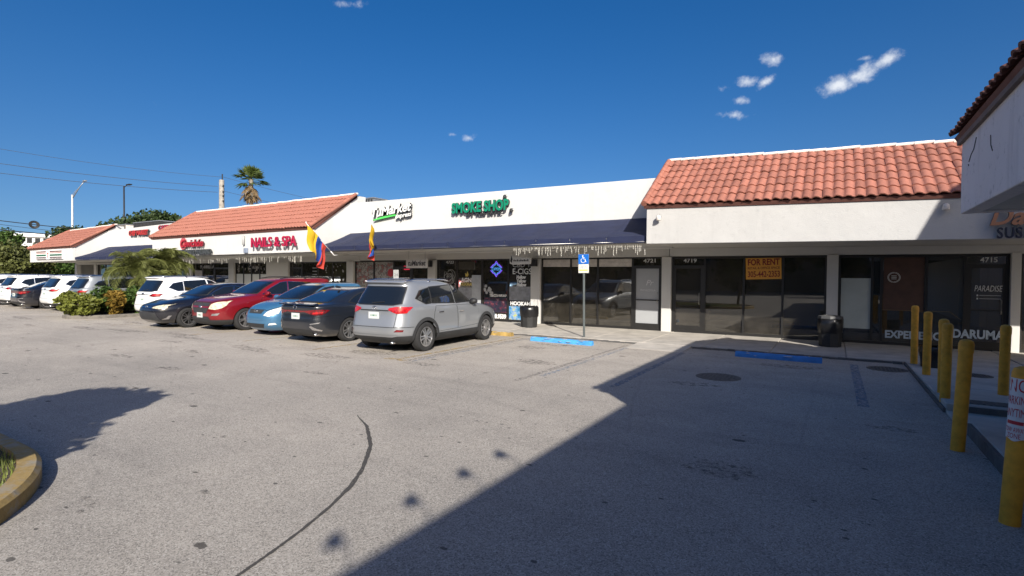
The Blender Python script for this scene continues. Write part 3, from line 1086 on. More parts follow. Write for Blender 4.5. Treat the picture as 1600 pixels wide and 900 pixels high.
def boolean_arches(mb, mats, axles, track, radius, width):
    me = mb.mesh('body_raw', mats, True)
    o = obj('tmp_body', me)
    cut = MB()
    for ax in axles:
        for sg in (1, -1):
            y0, y1 = sg * (width / 2 + .2), sg * (width / 2 - .34)
            c = (ax[0], 0, ax[1])
            n = 36
            k = len(cut.v)
            for y in (min(y0, y1), max(y0, y1)):
                for j in range(n):
                    t = 2 * math.pi * j / n
                    cut.v.append((c[0] + radius * math.cos(t), y, c[2] + radius * math.sin(t) - .02))
            cut.f.append([k + j for j in range(n)]); cut.m.append(0)
            cut.f.append([k + n + j for j in range(n)][::-1]); cut.m.append(0)
            for j in range(n):
                cut.f.append([k + j, k + (j + 1) % n, k + n + (j + 1) % n, k + n + j]); cut.m.append(0)
    co = obj('tmp_cut', cut.mesh('cut', [SHADE], False))
    md = o.modifiers.new('b', 'BOOLEAN')
    md.operation = 'DIFFERENCE'
    md.solver = 'EXACT'
    md.object = co
    try:
        md.material_mode = 'TRANSFER'
    except Exception:
        pass
    dg = bpy.context.evaluated_depsgraph_get()
    new = bpy.data.meshes.new_from_object(o.evaluated_get(dg))
    bpy.data.objects.remove(o)
    bpy.data.objects.remove(co)
    new.polygons.foreach_set('use_smooth', [True] * len(new.polygons))
    new.set_sharp_from_angle(angle=R(32))
    return new

def wheel_meshes(r, rr, w, spokes, style, rim_mat):
    t = MB()
    sw = w / 2
    t.lathe([(rr - .01, -sw * .75), (rr + .015, -sw * .92), (r - .045, -sw), (r - .012, -sw * .86), (r, -sw * .55), (r, sw * .55), (r - .012, sw * .86), (r - .045, sw), (rr + .015, sw * .92), (rr - .01, sw * .75)], 36, axis='y', closed=True)
    tyre = t.mesh('tyre', TYRE, angle=40)
    m = MB()
    m.lathe([(rr + .008, -sw * .9), (rr + .012, sw * .86), (rr - .012, sw * .90), (rr - .022, sw * .55), (rr - .022, -sw * .9)], 36, axis='y', mi=0, closed=True)
    m.lathe([(.01, sw * .18), (rr - .02, sw * .10), (rr - .02, sw * .02), (.01, sw * .08)], 30, axis='y', mi=1)
    m.lathe([(.012, sw * .30), (.062, sw * .30), (.058, sw * .86), (.03, sw * .92), (.01, sw * .92)], 16, axis='y', mi=0)
    for k in range(spokes):
        for dd in ((0,) if style == 'single' else (-1, 1)):
            a = 2 * math.pi * k / spokes
            ca, sa = math.cos(a), math.sin(a)
            def P(rad, tan, y):
                return (rad * ca - tan * sa, y, rad * sa + tan * ca)
            if style == 'single':
                i0, i1, o0, o1 = -.026, .026, -.040, .040
            elif style == 'split':
                i0, i1 = dd * .016 - .013, dd * .016 + .013
                o0, o1 = dd * .048 - .013, dd * .048 + .013
            else:
                i0, i1 = dd * .012 - .016, dd * .012 + .016
                o0, o1 = dd * .034 - .014, dd * .034 + .014
            R0, R1 = .045, rr - .008
            m.hexa([P(R0, i0, sw * .45), P(R1, o0, sw * .50), P(R1, o1, sw * .50), P(R0, i1, sw * .45),
                    P(R0, i0, sw * .84), P(R1, o0, sw * .80), P(R1, o1, sw * .80), P(R0, i1, sw * .84)], 0)
    rim = m.mesh('rim', [rim_mat, RIM_DK], angle=35)
    return tyre, rim

def build_car(name, label, spec, paint_m, loc, rz, group):
    t = thing(name, label, spec['cat'], loc, rz, group)
    c = Car(spec['rings'], spec.get('nf', 3.6), spec.get('nr', 4.6))
    W = max(r[3] for r in spec['rings']) * 2
    axles = [(x, spec['wr']) for x in spec['axles']]
    arch = spec['wr'] + spec.get('gap', .045)
    body = obj('body', boolean_arches(c.body(), [paint_m], axles, 0, arch, W), t)
    if spec.get('clad'):
        z1 = spec['clad']
        obj('lower_cladding', boolean_arches(c.body(z0=spec['rings'][0][0] - .01, z1=z1, off=.012, cap=False), [TRIM], axles, 0, arch, W), t)
    if spec.get('arch_trim'):
        for ax in spec['axles']:
            for sd in 'LR':
                poly = []
                zt = spec['wr'] - .02
                for k in range(21):
                    a = math.pi * (k / 20) * 1.1 - .05 * math.pi
                    poly.append((ax + (arch + .075) * math.cos(a), zt + (arch + .075) * math.sin(a)))
                for k in range(20, -1, -1):
                    a = math.pi * (k / 20) * 1.1 - .05 * math.pi
                    poly.append((ax + (arch - .004) * math.cos(a), zt + (arch - .004) * math.sin(a)))
                poly = [(x, max(z, spec['rings'][0][0] + .02)) for x, z in poly]
                c.patch(poly, sd, .014).build('wheel_arch_trim', TRIM, t, smooth=True)
    # doors: painted skin over a dark gap
    for sd in 'LR':
        for d in spec['doors']:
            mb = MB()
            c.patch(grow(d['poly'], .008), sd, .0025, mi=1, mb=mb)
            c.patch(d['poly'], sd, .006, mi=0, mb=mb)
            dr = mb.build('door', [paint_m, SHADE], t, smooth=True, fix=False)
            hx, hz = d['handle']
            sg = 1 if sd == 'L' else -1
            p = c.S(c.t_side(hx, hz, sg), hz)
            h = MB()
            h.box(p.x - .10, p.x + .10, p.y - .028 if sg < 0 else p.y + .006, p.y - .006 if sg < 0 else p.y + .028, hz - .016, hz + .016)
            h.build('handle', spec.get('handle_mat', paint_m), dr, bevel=.008)
        for wd in spec['side_windows']:
            mb = MB()
            c.patch(grow(wd, spec.get('seal', .022)), sd, .0075, mi=1, mb=mb)
            c.patch(wd, sd, .0105, mi=0, mb=mb)
            mb.build('side_window', [CGLASS, spec.get('seal_mat', blk_plastic)], t, smooth=True, fix=False)
    for nm, mode in (('windscreen', 'F'), ('rear_window', 'B')):
        mb = MB()
        c.patch(grow(spec[nm], .018), mode, .004, mi=1, mb=mb)
        c.patch(spec[nm], mode, .007, mi=0, mb=mb)
        mb.build(nm, [CGLASS, blk_plastic], t, smooth=True, fix=False)
    for nm, mode, poly, mat, off in spec['marks']:
        polys = [poly]
        if nm in ('headlight', 'tail_light', 'fog_light', 'reflector', 'bumper_vent'):
            polys = [poly, [((p[0], p[1], -p[2]) if len(p) > 2 else (-p[0], p[1])) for p in poly]]
        for pl in polys:
            mb = MB()
            if nm in ('headlight', 'tail_light'):
                (c.patch(grow(pl, .010), mode, off - .003, mi=1, mb=mb) if all(len(p) == 2 for p in pl) else None)
            c.patch(pl, mode, off, mi=0, mb=mb)
            mb.build(nm, [mat, blk_plastic], t, smooth=True, fix=False)
    # seams across the tail or the bonnet
    for nm, mode, line in spec['seams']:
        mb = MB()
        for i in range(len(line) - 1):
            (a0, b0), (a1, b1) = line[i], line[i + 1]
            L = math.hypot(a1 - a0, b1 - b0)
            nx, ny = -(b1 - b0) / L * .005, (a1 - a0) / L * .005
            c.patch([(a0 + nx, b0 + ny), (a1 + nx, b1 + ny), (a1 - nx, b1 - ny), (a0 - nx, b0 - ny)], mode, .005, mb=mb)
        mb.build(nm, SHADE, t, smooth=True, fix=False)
    # number plate
    if spec.get('plate'):
        mode, zc = spec['plate']
        p = c.S(0 if mode == 'F' else math.pi, zc)
        d = 1 if mode == 'F' else -1
        pl = MB().box(p.x + d * .004, p.x + d * .02, -.155, .155, zc - .078, zc + .078).build('number_plate', PLATE, t, bevel=.004)
        m = MB()
        for k in (-.09, -.06, -.03, .03, .06, .09):
            m.box(p.x + d * .0205, p.x + d * .022, k - .006, k + .006, zc - .022, zc + .022)
        m.lathe([(.0, 0), (.022, 0), (.022, .002), (0, .002)], 8, (p.x + d * .0205, 0, zc), 'x')
        m.build('plate_marks', PLATE_TXT, pl)
    if spec.get('emblem'):
        mode, zc = spec['emblem']
        p = c.S(0 if mode == 'F' else math.pi, zc)
        d = 1 if mode == 'F' else -1
        m = MB()
        n = 20
        if spec.get('emblem_kind') == 'bow':
            m.box(p.x + d * .004, p.x + d * .02, -.095, .095, zc - .017, zc + .017)
            m.box(p.x + d * .004, p.x + d * .019, -.040, .040, zc - .038, zc + .038)
        else:
            ring = [(p.x + d * .012, .07 * math.cos(2 * math.pi * k / n), zc + .047 * math.sin(2 * math.pi * k / n)) for k in range(n + 1)]
            m.tube(ring, .007, 6, cap=False)
            if spec.get('emblem_kind') != 'oval':
                m.tube([(p.x + d * .012, -.045, zc + .016), (p.x + d * .012, .045, zc + .016)], .006, 6)
                m.tube([(p.x + d * .012, 0, zc + .03), (p.x + d * .012, 0, zc - .044)], .006, 6)
        m.build('emblem', CHROME, t, smooth=True)
    # mirrors
    mx, mz = spec['mirror']
    for sg in (1, -1):
        p = c.S(c.t_side(mx, mz, sg), mz)
        m = MB()
        for (dx, ra, rb) in ((.0, .0, .0),):
            m.lathe([(.0, -.085), (.055, -.075), (.082, -.02), (.085, .05), (.07, .075), (.0, .078)], 14, (0, 0, 0), 'x')
        vv = [(p.x + v[0] * .9, p.y + sg * .125 + v[1] * 1.35, mz + .03 + v[2] * .92) for v in m.v]
        m.v = vv
        mr = m.build('mirror', spec.get('mirror_mat', paint_m), t, smooth=True)
        a = MB().box(p.x - .03, p.x + .05, min(p.y - sg * .02, p.y + sg * .07), max(p.y - sg * .02, p.y + sg * .07), mz - .04, mz + .0)
        a.build('mirror_arm', blk_plastic, mr, bevel=.01)
    # wheels
    tyre, rim = wheel_meshes(spec['wr'], spec['rr'], spec.get('ww', .225), spec['spokes'], spec['spoke_style'], spec.get('rim_mat', RIM))
    for ax in spec['axles']:
        for sg in (1, -1):
            w = obj('wheel', tyre, t)
            w.location = (ax, sg * (W / 2 - .125), spec['wr'] - .004)
            if sg < 0:
                w.rotation_euler = (0, 0, math.pi)
            w.rotation_euler.y = random.uniform(0, 1)
            obj('rim', rim, w)
    if spec.get('rails'):
        xa, xb, zr = spec['rails']
        for sg in (1, -1):
            y = sg * c.at(zr)[2] * .94
            m = MB()
            pts = []
            for k in range(13):
                u = k / 12
                pts.append((xa + (xb - xa) * u, y, zr + .02 + .055 * min(1, 5 * u, 5 * (1 - u))))
            m.tube(pts, .018, 8)
            m.box(xa + (xb - xa) * .5 - .04, xa + (xb - xa) * .5 + .04, y - .015, y + .015, zr - .02, zr + .06)
            m.build('roof_rail', spec.get('rail_mat', CHROME), t, smooth=True)
    if spec.get('wiper'):
        zc, yc = spec['wiper']
        m = MB()
        a = c.S(c.t_end(yc, zc, False) % (2 * math.pi), zc) + Vector((-.02, 0, 0))
        b = c.S(c.t_end(yc - .35, zc + .03, False) % (2 * math.pi), zc + .03) + Vector((-.02, 0, 0))
        m.tube([a, b], .010, 6)
        m.build('rear_wiper', blk_plastic, t)
    if spec.get('spoiler'):
        x0, x1, z0, yw = spec['spoiler']
        m = MB()
        m.hexa([(x0, -yw, z0), (x1, -yw * .97, z0 + .005), (x1, yw * .97, z0 + .005), (x0, yw, z0), (x0 + .02, -yw * .96, z0 + .030), (x1, -yw * .93, z0 + .055), (x1, yw * .93, z0 + .055), (x0 + .02, yw * .96, z0 + .030)])
        m.build('spoiler', spec.get('spoiler_mat', paint_m), t, bevel=.012)
    if spec.get('fin'):
        x, z = spec['fin']
        MB().prism([(x - .10, z), (x + .08, z), (x - .09, z + .075)], -.018, .018, 'y').build('antenna_fin', paint_m, t, bevel=.006)
    if spec.get('exhaust'):
        x, y, z = spec['exhaust']
        MB().lathe([(.03, -.06), (.034, .12), (.026, .12), (.024, -.06)], 12, (x, y, z), 'x').build('exhaust_pipe', CHROME, t, smooth=True)
    # underside and axle mass so that light does not pass beneath
    MB().box(spec['axles'][0] - .35, spec['axles'][1] + .35, -W / 2 + .33, W / 2 - .33, spec['rings'][0][0] - .03, spec['rings'][0][0] + .05).build('underbody', SHADE, t)
    return t

RAV = dict(cat='car', rings=[(.21, -1.90, 2.02, .78), (.30, -2.08, 2.18, .875), (.45, -2.18, 2.25, .905), (.58, -2.185, 2.26, .912), (.72, -2.15, 2.23, .908),
    (.84, -2.125, 2.11, .900), (.92, -2.115, 1.92, .890), (.98, -2.11, 1.65, .878), (1.03, -2.10, 1.32, .860), (1.07, -2.085, 1.06, .842), (1.10, -2.06, .96, .824),
    (1.30, -1.93, .64, .772), (1.45, -1.83, .37, .720), (1.55, -1.80, .13, .680), (1.60, -1.87, -.06, .640), (1.635, -1.83, -.28, .578), (1.655, -1.62, -.5, .47), (1.662, -1.35, -.75, .34)],
    nf=5.0, nr=5.8, axles=(-1.33, 1.33), wr=.348, rr=.225, spokes=5, spoke_style='split', gap=.05, clad=.40, arch_trim=True,
    doors=[dict(poly=[(-1.10, .62), (-1.02, .90), (-.93, 1.04), (-.10, 1.035), (-.09, .46), (-.86, .44), (-1.02, .55)], handle=(-.78, .90)),
           dict(poly=[(-.06, .46), (-.06, 1.035), (.72, 1.02), (.90, .98), (.94, .70), (.90, .50)], handle=(.10, .88))],
    side_windows=[[(-1.58, 1.245), (-1.42, 1.40), (-1.08, 1.465), (-1.08, 1.13), (-1.28, 1.115)], [(-1.03, 1.13), (-1.03, 1.485), (-.20, 1.53), (-.13, 1.10)], [(-.06, 1.095), (-.12, 1.53), (.06, 1.50), (.42, 1.30), (.70, 1.105)]],
    windscreen=[(-.68, 1.11), (-.56, 1.50), (.56, 1.50), (.68, 1.11)], rear_window=[(-.66, 1.13), (-.60, 1.50), (.60, 1.50), (.66, 1.13), (.50, 1.10), (-.50, 1.10)],
    marks=[('tail_light', 'B', [(.40, .985), (.62, .905), (.78, .915), (-1.88, .955, 1), (-1.74, 1.045, 1), (.80, 1.055), (.60, 1.06), (.42, 1.025)], L_RED, .010),
           ('tail_chrome_bar', 'B', [(-.42, .96), (.42, .96), (.42, .985), (-.42, .985)], TRIM, .010),
           ('reflector', 'B', [(.60, .50), (.76, .50), (.77, .545), (.66, .555)], L_DKRED, .008),
           ('bumper_lip', 'B', [(-.55, .385), (.55, .385), (.66, .41), (.66, .425), (-.66, .425), (-.66, .41)], P_SILVER, .016),
           ('headlight', 'F', [(.46, .76), (.76, .78), (1.8, .85, 1), (1.6, .93, 1), (.60, .87)], L_CLEAR, .009), ('grille', 'F', [(-.45, .62), (.45, .62), (.42, .78), (-.42, .78)], blk_plastic, .006)],
    seams=[('tailgate_seam', 'B', [(-.70, 1.06), (-.62, .93), (-.60, .60), (.60, .60), (.62, .93), (.70, 1.06)]), ('bumper_seam', 'B', [(-.86, .60), (-.60, .60)]), ('bumper_seam', 'B', [(.60, .60), (.86, .60)])],
    plate=('B', .855), emblem=('B', 1.015), mirror=(.62, 1.08), mirror_mat=blk_plastic, rails=(-1.78, .0, 1.60), rail_mat=CHROME, wiper=(1.135, .12), exhaust=(-2.05, -.50, .25), handle_mat=CHROME)

KIA = dict(cat='car', rings=[(.17, -2.14, 2.04, .76), (.28, -2.33, 2.18, .868), (.42, -2.385, 2.24, .893), (.56, -2.395, 2.25, .90), (.70, -2.37, 2.19, .90), (.79, -2.365, 2.03, .892),
    (.86, -2.375, 1.78, .882), (.92, -2.385, 1.46, .868), (.965, -2.36, 1.20, .853), (1.0, -2.20, 1.02, .835), (1.035, -1.96, .92, .812), (1.12, -1.70, .74, .775), (1.22, -1.43, .51, .735),
    (1.31, -1.14, .28, .695), (1.375, -.90, .06, .65), (1.412, -.70, -.12, .585), (1.43, -.58, -.25, .46), (1.436, -.5, -.32, .33)],
    nf=4.4, nr=6.0, axles=(-1.35, 1.35), wr=.325, rr=.225, spokes=5, spoke_style='split', rim_mat=RIM, ww=.215, gap=.035,
    doors=[dict(poly=[(-1.18, .60), (-1.05, .92), (-.22, .93), (-.20, .36), (-.92, .34), (-1.05, .52)], handle=(-.88, .84)),
           dict(poly=[(-.17, .36), (-.17, .93), (.80, .92), (.92, .70), (.88, .38)], handle=(.0, .82))],
    side_windows=[[(-1.32, 1.05), (-1.12, 1.17), (-.85, 1.27), (-.30, 1.335), (-.25, 1.0), (-1.05, .99)], [(-.20, 1.0), (-.24, 1.335), (.05, 1.30), (.42, 1.12), (.62, 1.0)]],
    windscreen=[(-.66, 1.03), (-.54, 1.33), (.54, 1.33), (.66, 1.03)], rear_window=[(-.62, 1.05), (-.50, 1.33), (.50, 1.33), (.62, 1.05)],
    marks=[('tail_light', 'B', [(.38, .80), (.66, .735), (.77, .75), (-2.08, .80, 1), (-1.98, .865, 1), (.78, .88), (.70, .88), (.38, .85)], L_DKRED, .010),
           ('tail_bar', 'B', [(-.40, .805), (.40, .805), (.40, .85), (-.40, .85)], L_DKRED, .008),
           ('tail_light', 'B', [(.60, .765), (.77, .785), (.79, .83), (.60, .82)], L_RED, .013),
           ('bumper_vent', 'B', [(.56, .49), (.74, .53), (.76, .56), (.54, .52)], CHROME, .010),
           ('bumper_vent', 'B', [(.52, .45), (.60, .37), (.76, .33), (.77, .36), (.66, .42), (.58, .47)], CHROME, .011),
           ('rear_diffuser', 'B', [(-.62, .20), (.62, .20), (.56, .36), (-.56, .36)], TRIM, .008),
           ('headlight', 'F', [(.46, .66), (.72, .67), (.76, .78), (.56, .76)], L_CLEAR, .009), ('grille', 'F', [(-.5, .60), (.5, .60), (.45, .70), (-.45, .70)], blk_plastic, .006)],
    seams=[('boot_seam', 'B', [(-.68, .93), (-.60, .63), (.60, .63), (.68, .93)]), ('bumper_seam', 'B', [(.6, .66), (.88, .72)]), ('bumper_seam', 'B', [(-.88, .72), (-.6, .66)])],
    plate=('B', .70), emblem=('B', .925), emblem_kind='oval', mirror=(.55, .97), spoiler=(-2.40, -2.18, .985, .68), fin=(-.95, 1.405), exhaust=(-2.24, -.62, .24))

YARIS = dict(cat='car', rings=[(.17, -1.62, 1.86, .72), (.27, -1.74, 1.98, .815), (.40, -1.77, 2.035, .84), (.55, -1.78, 2.035, .847), (.68, -1.77, 1.99, .847), (.79, -1.76, 1.90, .842), (.88, -1.75, 1.74, .832),
    (.95, -1.74, 1.52, .818), (1.00, -1.73, 1.29, .803), (1.045, -1.72, 1.12, .788), (1.14, -1.68, .94, .758), (1.30, -1.58, .60, .706), (1.42, -1.48, .28, .656), (1.475, -1.42, .06, .612), (1.505, -1.30, -.12, .54), (1.52, -1.05, -.32, .42), (1.526, -.85, -.5, .3)],
    nf=3.7, nr=6, axles=(-1.23, 1.23), wr=.30, rr=.19, spokes=7, spoke_style='single', ww=.185, gap=.04,
    doors=[dict(poly=[(-1.0, .55), (-.85, .95), (-.2, .96), (-.2, .35), (-.8, .33)], handle=(-.75, .85)), dict(poly=[(-.17, .35), (-.17, .96), (.8, .94), (.88, .70), (.82, .36)], handle=(.0, .84))],
    side_windows=[[(-1.2, 1.06), (-1.1, 1.32), (-.3, 1.41), (-.22, 1.03)], [(-.16, 1.03), (-.22, 1.41), (.10, 1.36), (.45, 1.20), (.78, 1.02)]],
    windscreen=[(-.70, 1.05), (-.56, 1.42), (.56, 1.42), (.70, 1.05)], rear_window=[(-.6, 1.08), (-.52, 1.40), (.52, 1.40), (.6, 1.08)],
    marks=[('headlight', 'F', [(.38, .60), (.54, .575), (.68, .66), (1.60, .80, 1), (1.42, .885, 1), (.66, .83), (.46, .72)], L_CLEAR, .010),
           ('grille', 'F', [(-.28, .655), (.28, .655), (.33, .755), (-.33, .755)], TRIM, .007), ('lower_grille', 'F', [(-.34, .25), (.34, .25), (.42, .37), (-.42, .37)], TRIM, .007),
           ('bumper_groove', 'F', [(-.55, .47), (.55, .47), (.58, .50), (-.58, .50)], P_BLUE, .012),
           ('fog_light', 'F', [(.50, .33), (.66, .35), (.64, .40), (.54, .385)], L_CLEAR, .009), ('tail_light', 'B', [(.62, .85), (.78, .85), (.76, 1.1), (.66, 1.1)], L_RED, .009)],
    seams=[('bonnet_seam', 'F', [(-.74, .88), (-.42, .74), (-.34, .76), (.34, .76), (.42, .74), (.74, .88)])], emblem=('F', .715), mirror=(.70, 1.03))

EQX = dict(cat='car', rings=[(.21, -2.16, 2.20, .78), (.30, -2.31, 2.335, .885), (.45, -2.37, 2.385, .915), (.60, -2.38, 2.39, .922), (.75, -2.355, 2.375, .922), (.88, -2.34, 2.31, .912), (.96, -2.33, 2.15, .898),
    (1.02, -2.32, 1.90, .884), (1.065, -2.31, 1.62, .868), (1.105, -2.30, 1.30, .852), (1.14, -2.28, 1.14, .834), (1.30, -2.19, .86, .785), (1.45, -2.08, .55, .732), (1.55, -2.02, .31, .688), (1.61, -2.02, .10, .64), (1.645, -1.9, -.15, .56), (1.66, -1.6, -.4, .44), (1.666, -1.3, -.6, .3)],
    nf=5.2, nr=7, axles=(-1.43, 1.43), wr=.352, rr=.235, spokes=5, spoke_style='twin', gap=.045, clad=.36,
    doors=[dict(poly=[(-1.15, .62), (-1.0, 1.07), (-.12, 1.07), (-.10, .42), (-.9, .40), (-1.08, .55)], handle=(-.85, .95)), dict(poly=[(-.07, .42), (-.07, 1.07), (.85, 1.05), (1.0, .80), (.95, .44)], handle=(.12, .93))],
    side_windows=[[(-1.85, 1.22), (-1.75, 1.45), (-1.12, 1.48), (-1.08, 1.15)], [(-1.02, 1.15), (-1.05, 1.50), (-.18, 1.53), (-.12, 1.13)], [(-.06, 1.13), (-.12, 1.53), (.10, 1.50), (.48, 1.32), (.82, 1.12)]], seal_mat=CHROME, seal=.014,
    windscreen=[(-.70, 1.15), (-.58, 1.52), (.58, 1.52), (.70, 1.15)], rear_window=[(-.62, 1.15), (-.55, 1.50), (.55, 1.50), (.62, 1.15)],
    marks=[('headlight', 'F', [(.47, .70), (.68, .675), (.78, .72), (2.02, .80, 1), (1.82, .945, 1), (.78, .92), (.66, .90), (.52, .84)], L_AGED, .011),
           ('grille', 'F', [(-.46, .78), (.46, .78), (.47, .88), (-.47, .88)], TRIM, .008), ('grille', 'F', [(-.34, .56), (.34, .56), (.46, .72), (-.46, .72)], TRIM, .008),
           ('grille_bar', 'F', [(-.46, .725), (.46, .725), (.46, .775), (-.46, .775)], P_RED, .014), ('lower_grille', 'F', [(-.5, .37), (.5, .37), (.45, .46), (-.45, .46)], TRIM, .009),
           ('fog_light', 'F', [(.56, .49), (.72, .50), (.76, .57), (.60, .55)], CHROME, .010), ('tail_light', 'B', [(.6, .85), (.86, .87), (.84, 1.1), (.64, 1.1)], L_RED, .009)],
    seams=[('bonnet_seam', 'F', [(-.80, .965), (-.46, .895), (.46, .895), (.80, .965)])], emblem=('F', .75), emblem_kind='bow', plate=('F', .50), mirror=(.72, 1.12), rails=(-1.9, .05, 1.615), rail_mat=blk_plastic)

CAMRY = dict(cat='car', rings=[(.17, -2.26, 2.100, .77), (.28, -2.41, 2.230, .875), (.42, -2.465, 2.285, .907), (.56, -2.475, 2.290, .912), (.68, -2.465, 2.240, .912), (.77, -2.465, 2.110, .904), (.84, -2.465, 1.900, .893), (.90, -2.455, 1.720, .878), (.95, -2.44, 1.420, .862), (.99, -2.40, 1.180, .846),
    (1.03, -2.22, 1.060, .822), (1.07, -1.93, 0.970, .795), (1.19, -1.56, 0.710, .747), (1.30, -1.28, 0.460, .70), (1.385, -.98, 0.200, .652), (1.43, -.75, -0.020, .585), (1.452, -.58, -0.180, .46), (1.46, -.48, -0.280, .32)],
    nf=4.2, nr=6.0, axles=(-1.39, 1.39), wr=.33, rr=.225, spokes=5, spoke_style='split', rim_mat=paint('smoked_alloy', (.28, .28, .29), .3, metal=.85), gap=.035,
    doors=[dict(poly=[(-1.18, .60), (-1.05, .94), (-.17, .95), (-.15, .36), (-.92, .34)], handle=(-.85, .85)), dict(poly=[(-.12, .36), (-.12, .95), (.85, .94), (.98, .70), (.92, .38)], handle=(.05, .84))],
    side_windows=[[(-1.30, 1.06), (-1.05, 1.22), (-.28, 1.35), (-.22, 1.02), (-1.1, 1.01)], [(-.16, 1.02), (-.22, 1.35), (.10, 1.32), (.45, 1.16), (.70, 1.02)]], seal_mat=CHROME, seal=.012,
    windscreen=[(-.70, 1.06), (-.55, 1.36), (.55, 1.36), (.70, 1.06)], rear_window=[(-.62, 1.09), (-.5, 1.36), (.5, 1.36), (.62, 1.09)],
    marks=[('headlight', 'F', [(.34, .66), (.62, .63), (.74, .66), (1.95, .72, 1), (1.66, .80, 1), (.74, .765), (.60, .755), (.42, .71)], L_AGED, .010),
           ('grille', 'F', [(-.60, .28), (.60, .28), (.52, .52), (-.52, .52)], TRIM, .007), ('upper_grille', 'F', [(-.32, .665), (.32, .665), (.36, .70), (-.36, .70)], CHROME, .008),
           ('fog_light', 'F', [(.62, .29), (.74, .31), (.79, .42), (.76, .42), (.72, .35)], CHROME, .010), ('tail_light', 'B', [(.5, .80), (.85, .80), (.87, .93), (.6, .95)], L_RED, .009)],
    seams=[('bonnet_seam', 'F', [(-.82, .80), (-.40, .715), (.40, .715), (.82, .80)])], emblem=('F', .69), mirror=(.62, 1.0))

WSUV = dict(RAV)
WSUV.update(clad=.36, arch_trim=False, spoke_style='twin', seal_mat=CHROME, seal=.012, rails=(-1.75, .0, 1.60), mirror_mat=P_WHITE, handle_mat=P_WHITE,
    marks=[('tail_light', 'B', [(.42, .93), (.66, .90), (.78, .91), (-1.90, .94, 1), (-1.80, 1.02, 1), (.78, 1.02), (.60, 1.02)], L_DKRED, .010), ('tail_light', 'B', [(.58, .94), (.77, .95), (.78, 1.0), (.62, 1.0)], L_RED, .012),
           ('tail_chrome_bar', 'B', [(-.42, .965), (.42, .965), (.42, .985), (-.42, .985)], CHROME, .010),
           ('headlight', 'F', [(.46, .76), (.76, .78), (1.8, .85, 1), (1.6, .93, 1), (.60, .87)], L_CLEAR, .009)], emblem_kind='bow', plate=('B', .80))

rav = build_car('silver_suv', 'silver SUV with roof rails parked tail-out beside the blue wheel stop', RAV, P_SILVER, (-9.06, 10.72, 0), R(93), 'cars parked along the shops')
kia = build_car('dark_sedan', 'dark graphite sedan parked tail-out between the silver SUV and the blue hatchback', KIA, P_NAVY, (-11.9, 11.05, 0), R(91), 'cars parked along the shops')
yar = build_car('blue_hatchback', 'small blue hatchback parked nose-out between the red SUV and the dark sedan', YARIS, P_BLUE, (-14.12, 11.0, 0), R(-90), 'cars parked along the shops')
eqx = build_car('red_suv', 'dark red SUV with cloudy headlights parked nose-out', EQX, P_RED, (-16.72, 11.25, 0), R(-91), 'cars parked along the shops')
cam_car = build_car('black_sedan', 'black sedan parked nose-out between the white SUV and the red SUV', CAMRY, P_BLACK, (-18.98, 10.6, 0), R(-90), 'cars parked along the shops')
wsv = build_car('white_suv', 'white SUV parked tail-out behind the planted island, next to the black sedan', WSUV, P_WHITE, (-22.2, 11.75, 0), R(91), 'cars parked along the shops')

def repaint(root, old, new):
    for ch in root.children:
        for i, s_ in enumerate(ch.material_slots):
            if s_.material == old:
                s_.link = 'OBJECT'
                s_.material = new
        repaint(ch, old, new)
FAR = [('grey_suv', wsv, P_WHITE, P_GREY, 'grey SUV parked tail-out just beyond the planted island', -28.35, 11.7),
       ('white_suv', wsv, P_WHITE, P_WHITE, 'white SUV parked beyond the grey SUV past the island', -31.1, 11.6),
       ('dark_sedan', kia, P_NAVY, P_BLACK, 'black sedan with red tail lights parked between two far white SUVs', -33.8, 11.5),
       ('white_suv', wsv, P_WHITE, P_WHITE, 'white SUV parked beyond the far black sedan', -36.5, 11.5),
       ('white_suv', wsv, P_WHITE, P_WHITE, 'farthest white SUV in the parked row, near the left edge', -39.3, 11.3),
       ('dark_suv', wsv, P_WHITE, P_DUSKBLUE, 'dark blue SUV parked beyond the farthest white SUV', -42.0, 11.4),
       ('dark_sedan', kia, P_NAVY, P_NAVY, 'dark sedan at the far left end of the parked row', -44.8, 11.6)]
for nm, src, old, new, lab, x, y in FAR:
    cp = copy_tree(src)
    cp.name = nm
    tag(cp, lab, 'car', 'cars parked along the shops')
    cp.location = (x, y, 0)
    cp.rotation_euler = (0, 0, R(90 + random.uniform(-1.5, 1.5)))
    repaint(cp, old, new)
# ------------------------------------------------------------------ vegetation and far surroundings
def leaf_mat(name, rgb, var=.45, trans=.25):
    m, nd, lk, b = nmat(name)
    tc = nd.new('ShaderNodeTexCoord')
    n1 = N(nd, lk, 'ShaderNodeTexNoise', Scale=3.2, Detail=4.0, Vector=tc.outputs['Object'])
    gi = nd.new('ShaderNodeNewGeometry')
    f = N(nd, lk, 'ShaderNodeMath', op='MULTIPLY_ADD', I0=gi.outputs['Random Per Island'], I1=.7, I2=n1.outputs['Fac'])
    c = mix(nd, lk, ramp(nd, lk, f.outputs[0], [(.35, 0), (1.1, 1)]), tuple(x * (1 - var) for x in rgb), tuple(x * (1 + var) for x in rgb))
    lk.new(c, b.inputs['Base Color'])
    b.inputs['Roughness'].default_value = .55
    b.inputs['Specular IOR Level'].default_value = .3
    tr = N(nd, lk, 'ShaderNodeBsdfTranslucent', Color=c)
    mx = nd.new('ShaderNodeMixShader')
    mx.inputs[0].default_value = trans
    lk.new(b.outputs[0], mx.inputs[1])
    lk.new(tr.outputs[0], mx.inputs[2])
    lk.new(mx.outputs[0], nd['Material Output'].inputs['Surface'])
    return m
LEAF_DK = leaf_mat('dark_leaf', (.038, .060, .020))
LEAF_OL = leaf_mat('olive_leaf', (.085, .095, .028))
LEAF_MID = leaf_mat('mid_leaf', (.055, .095, .022))
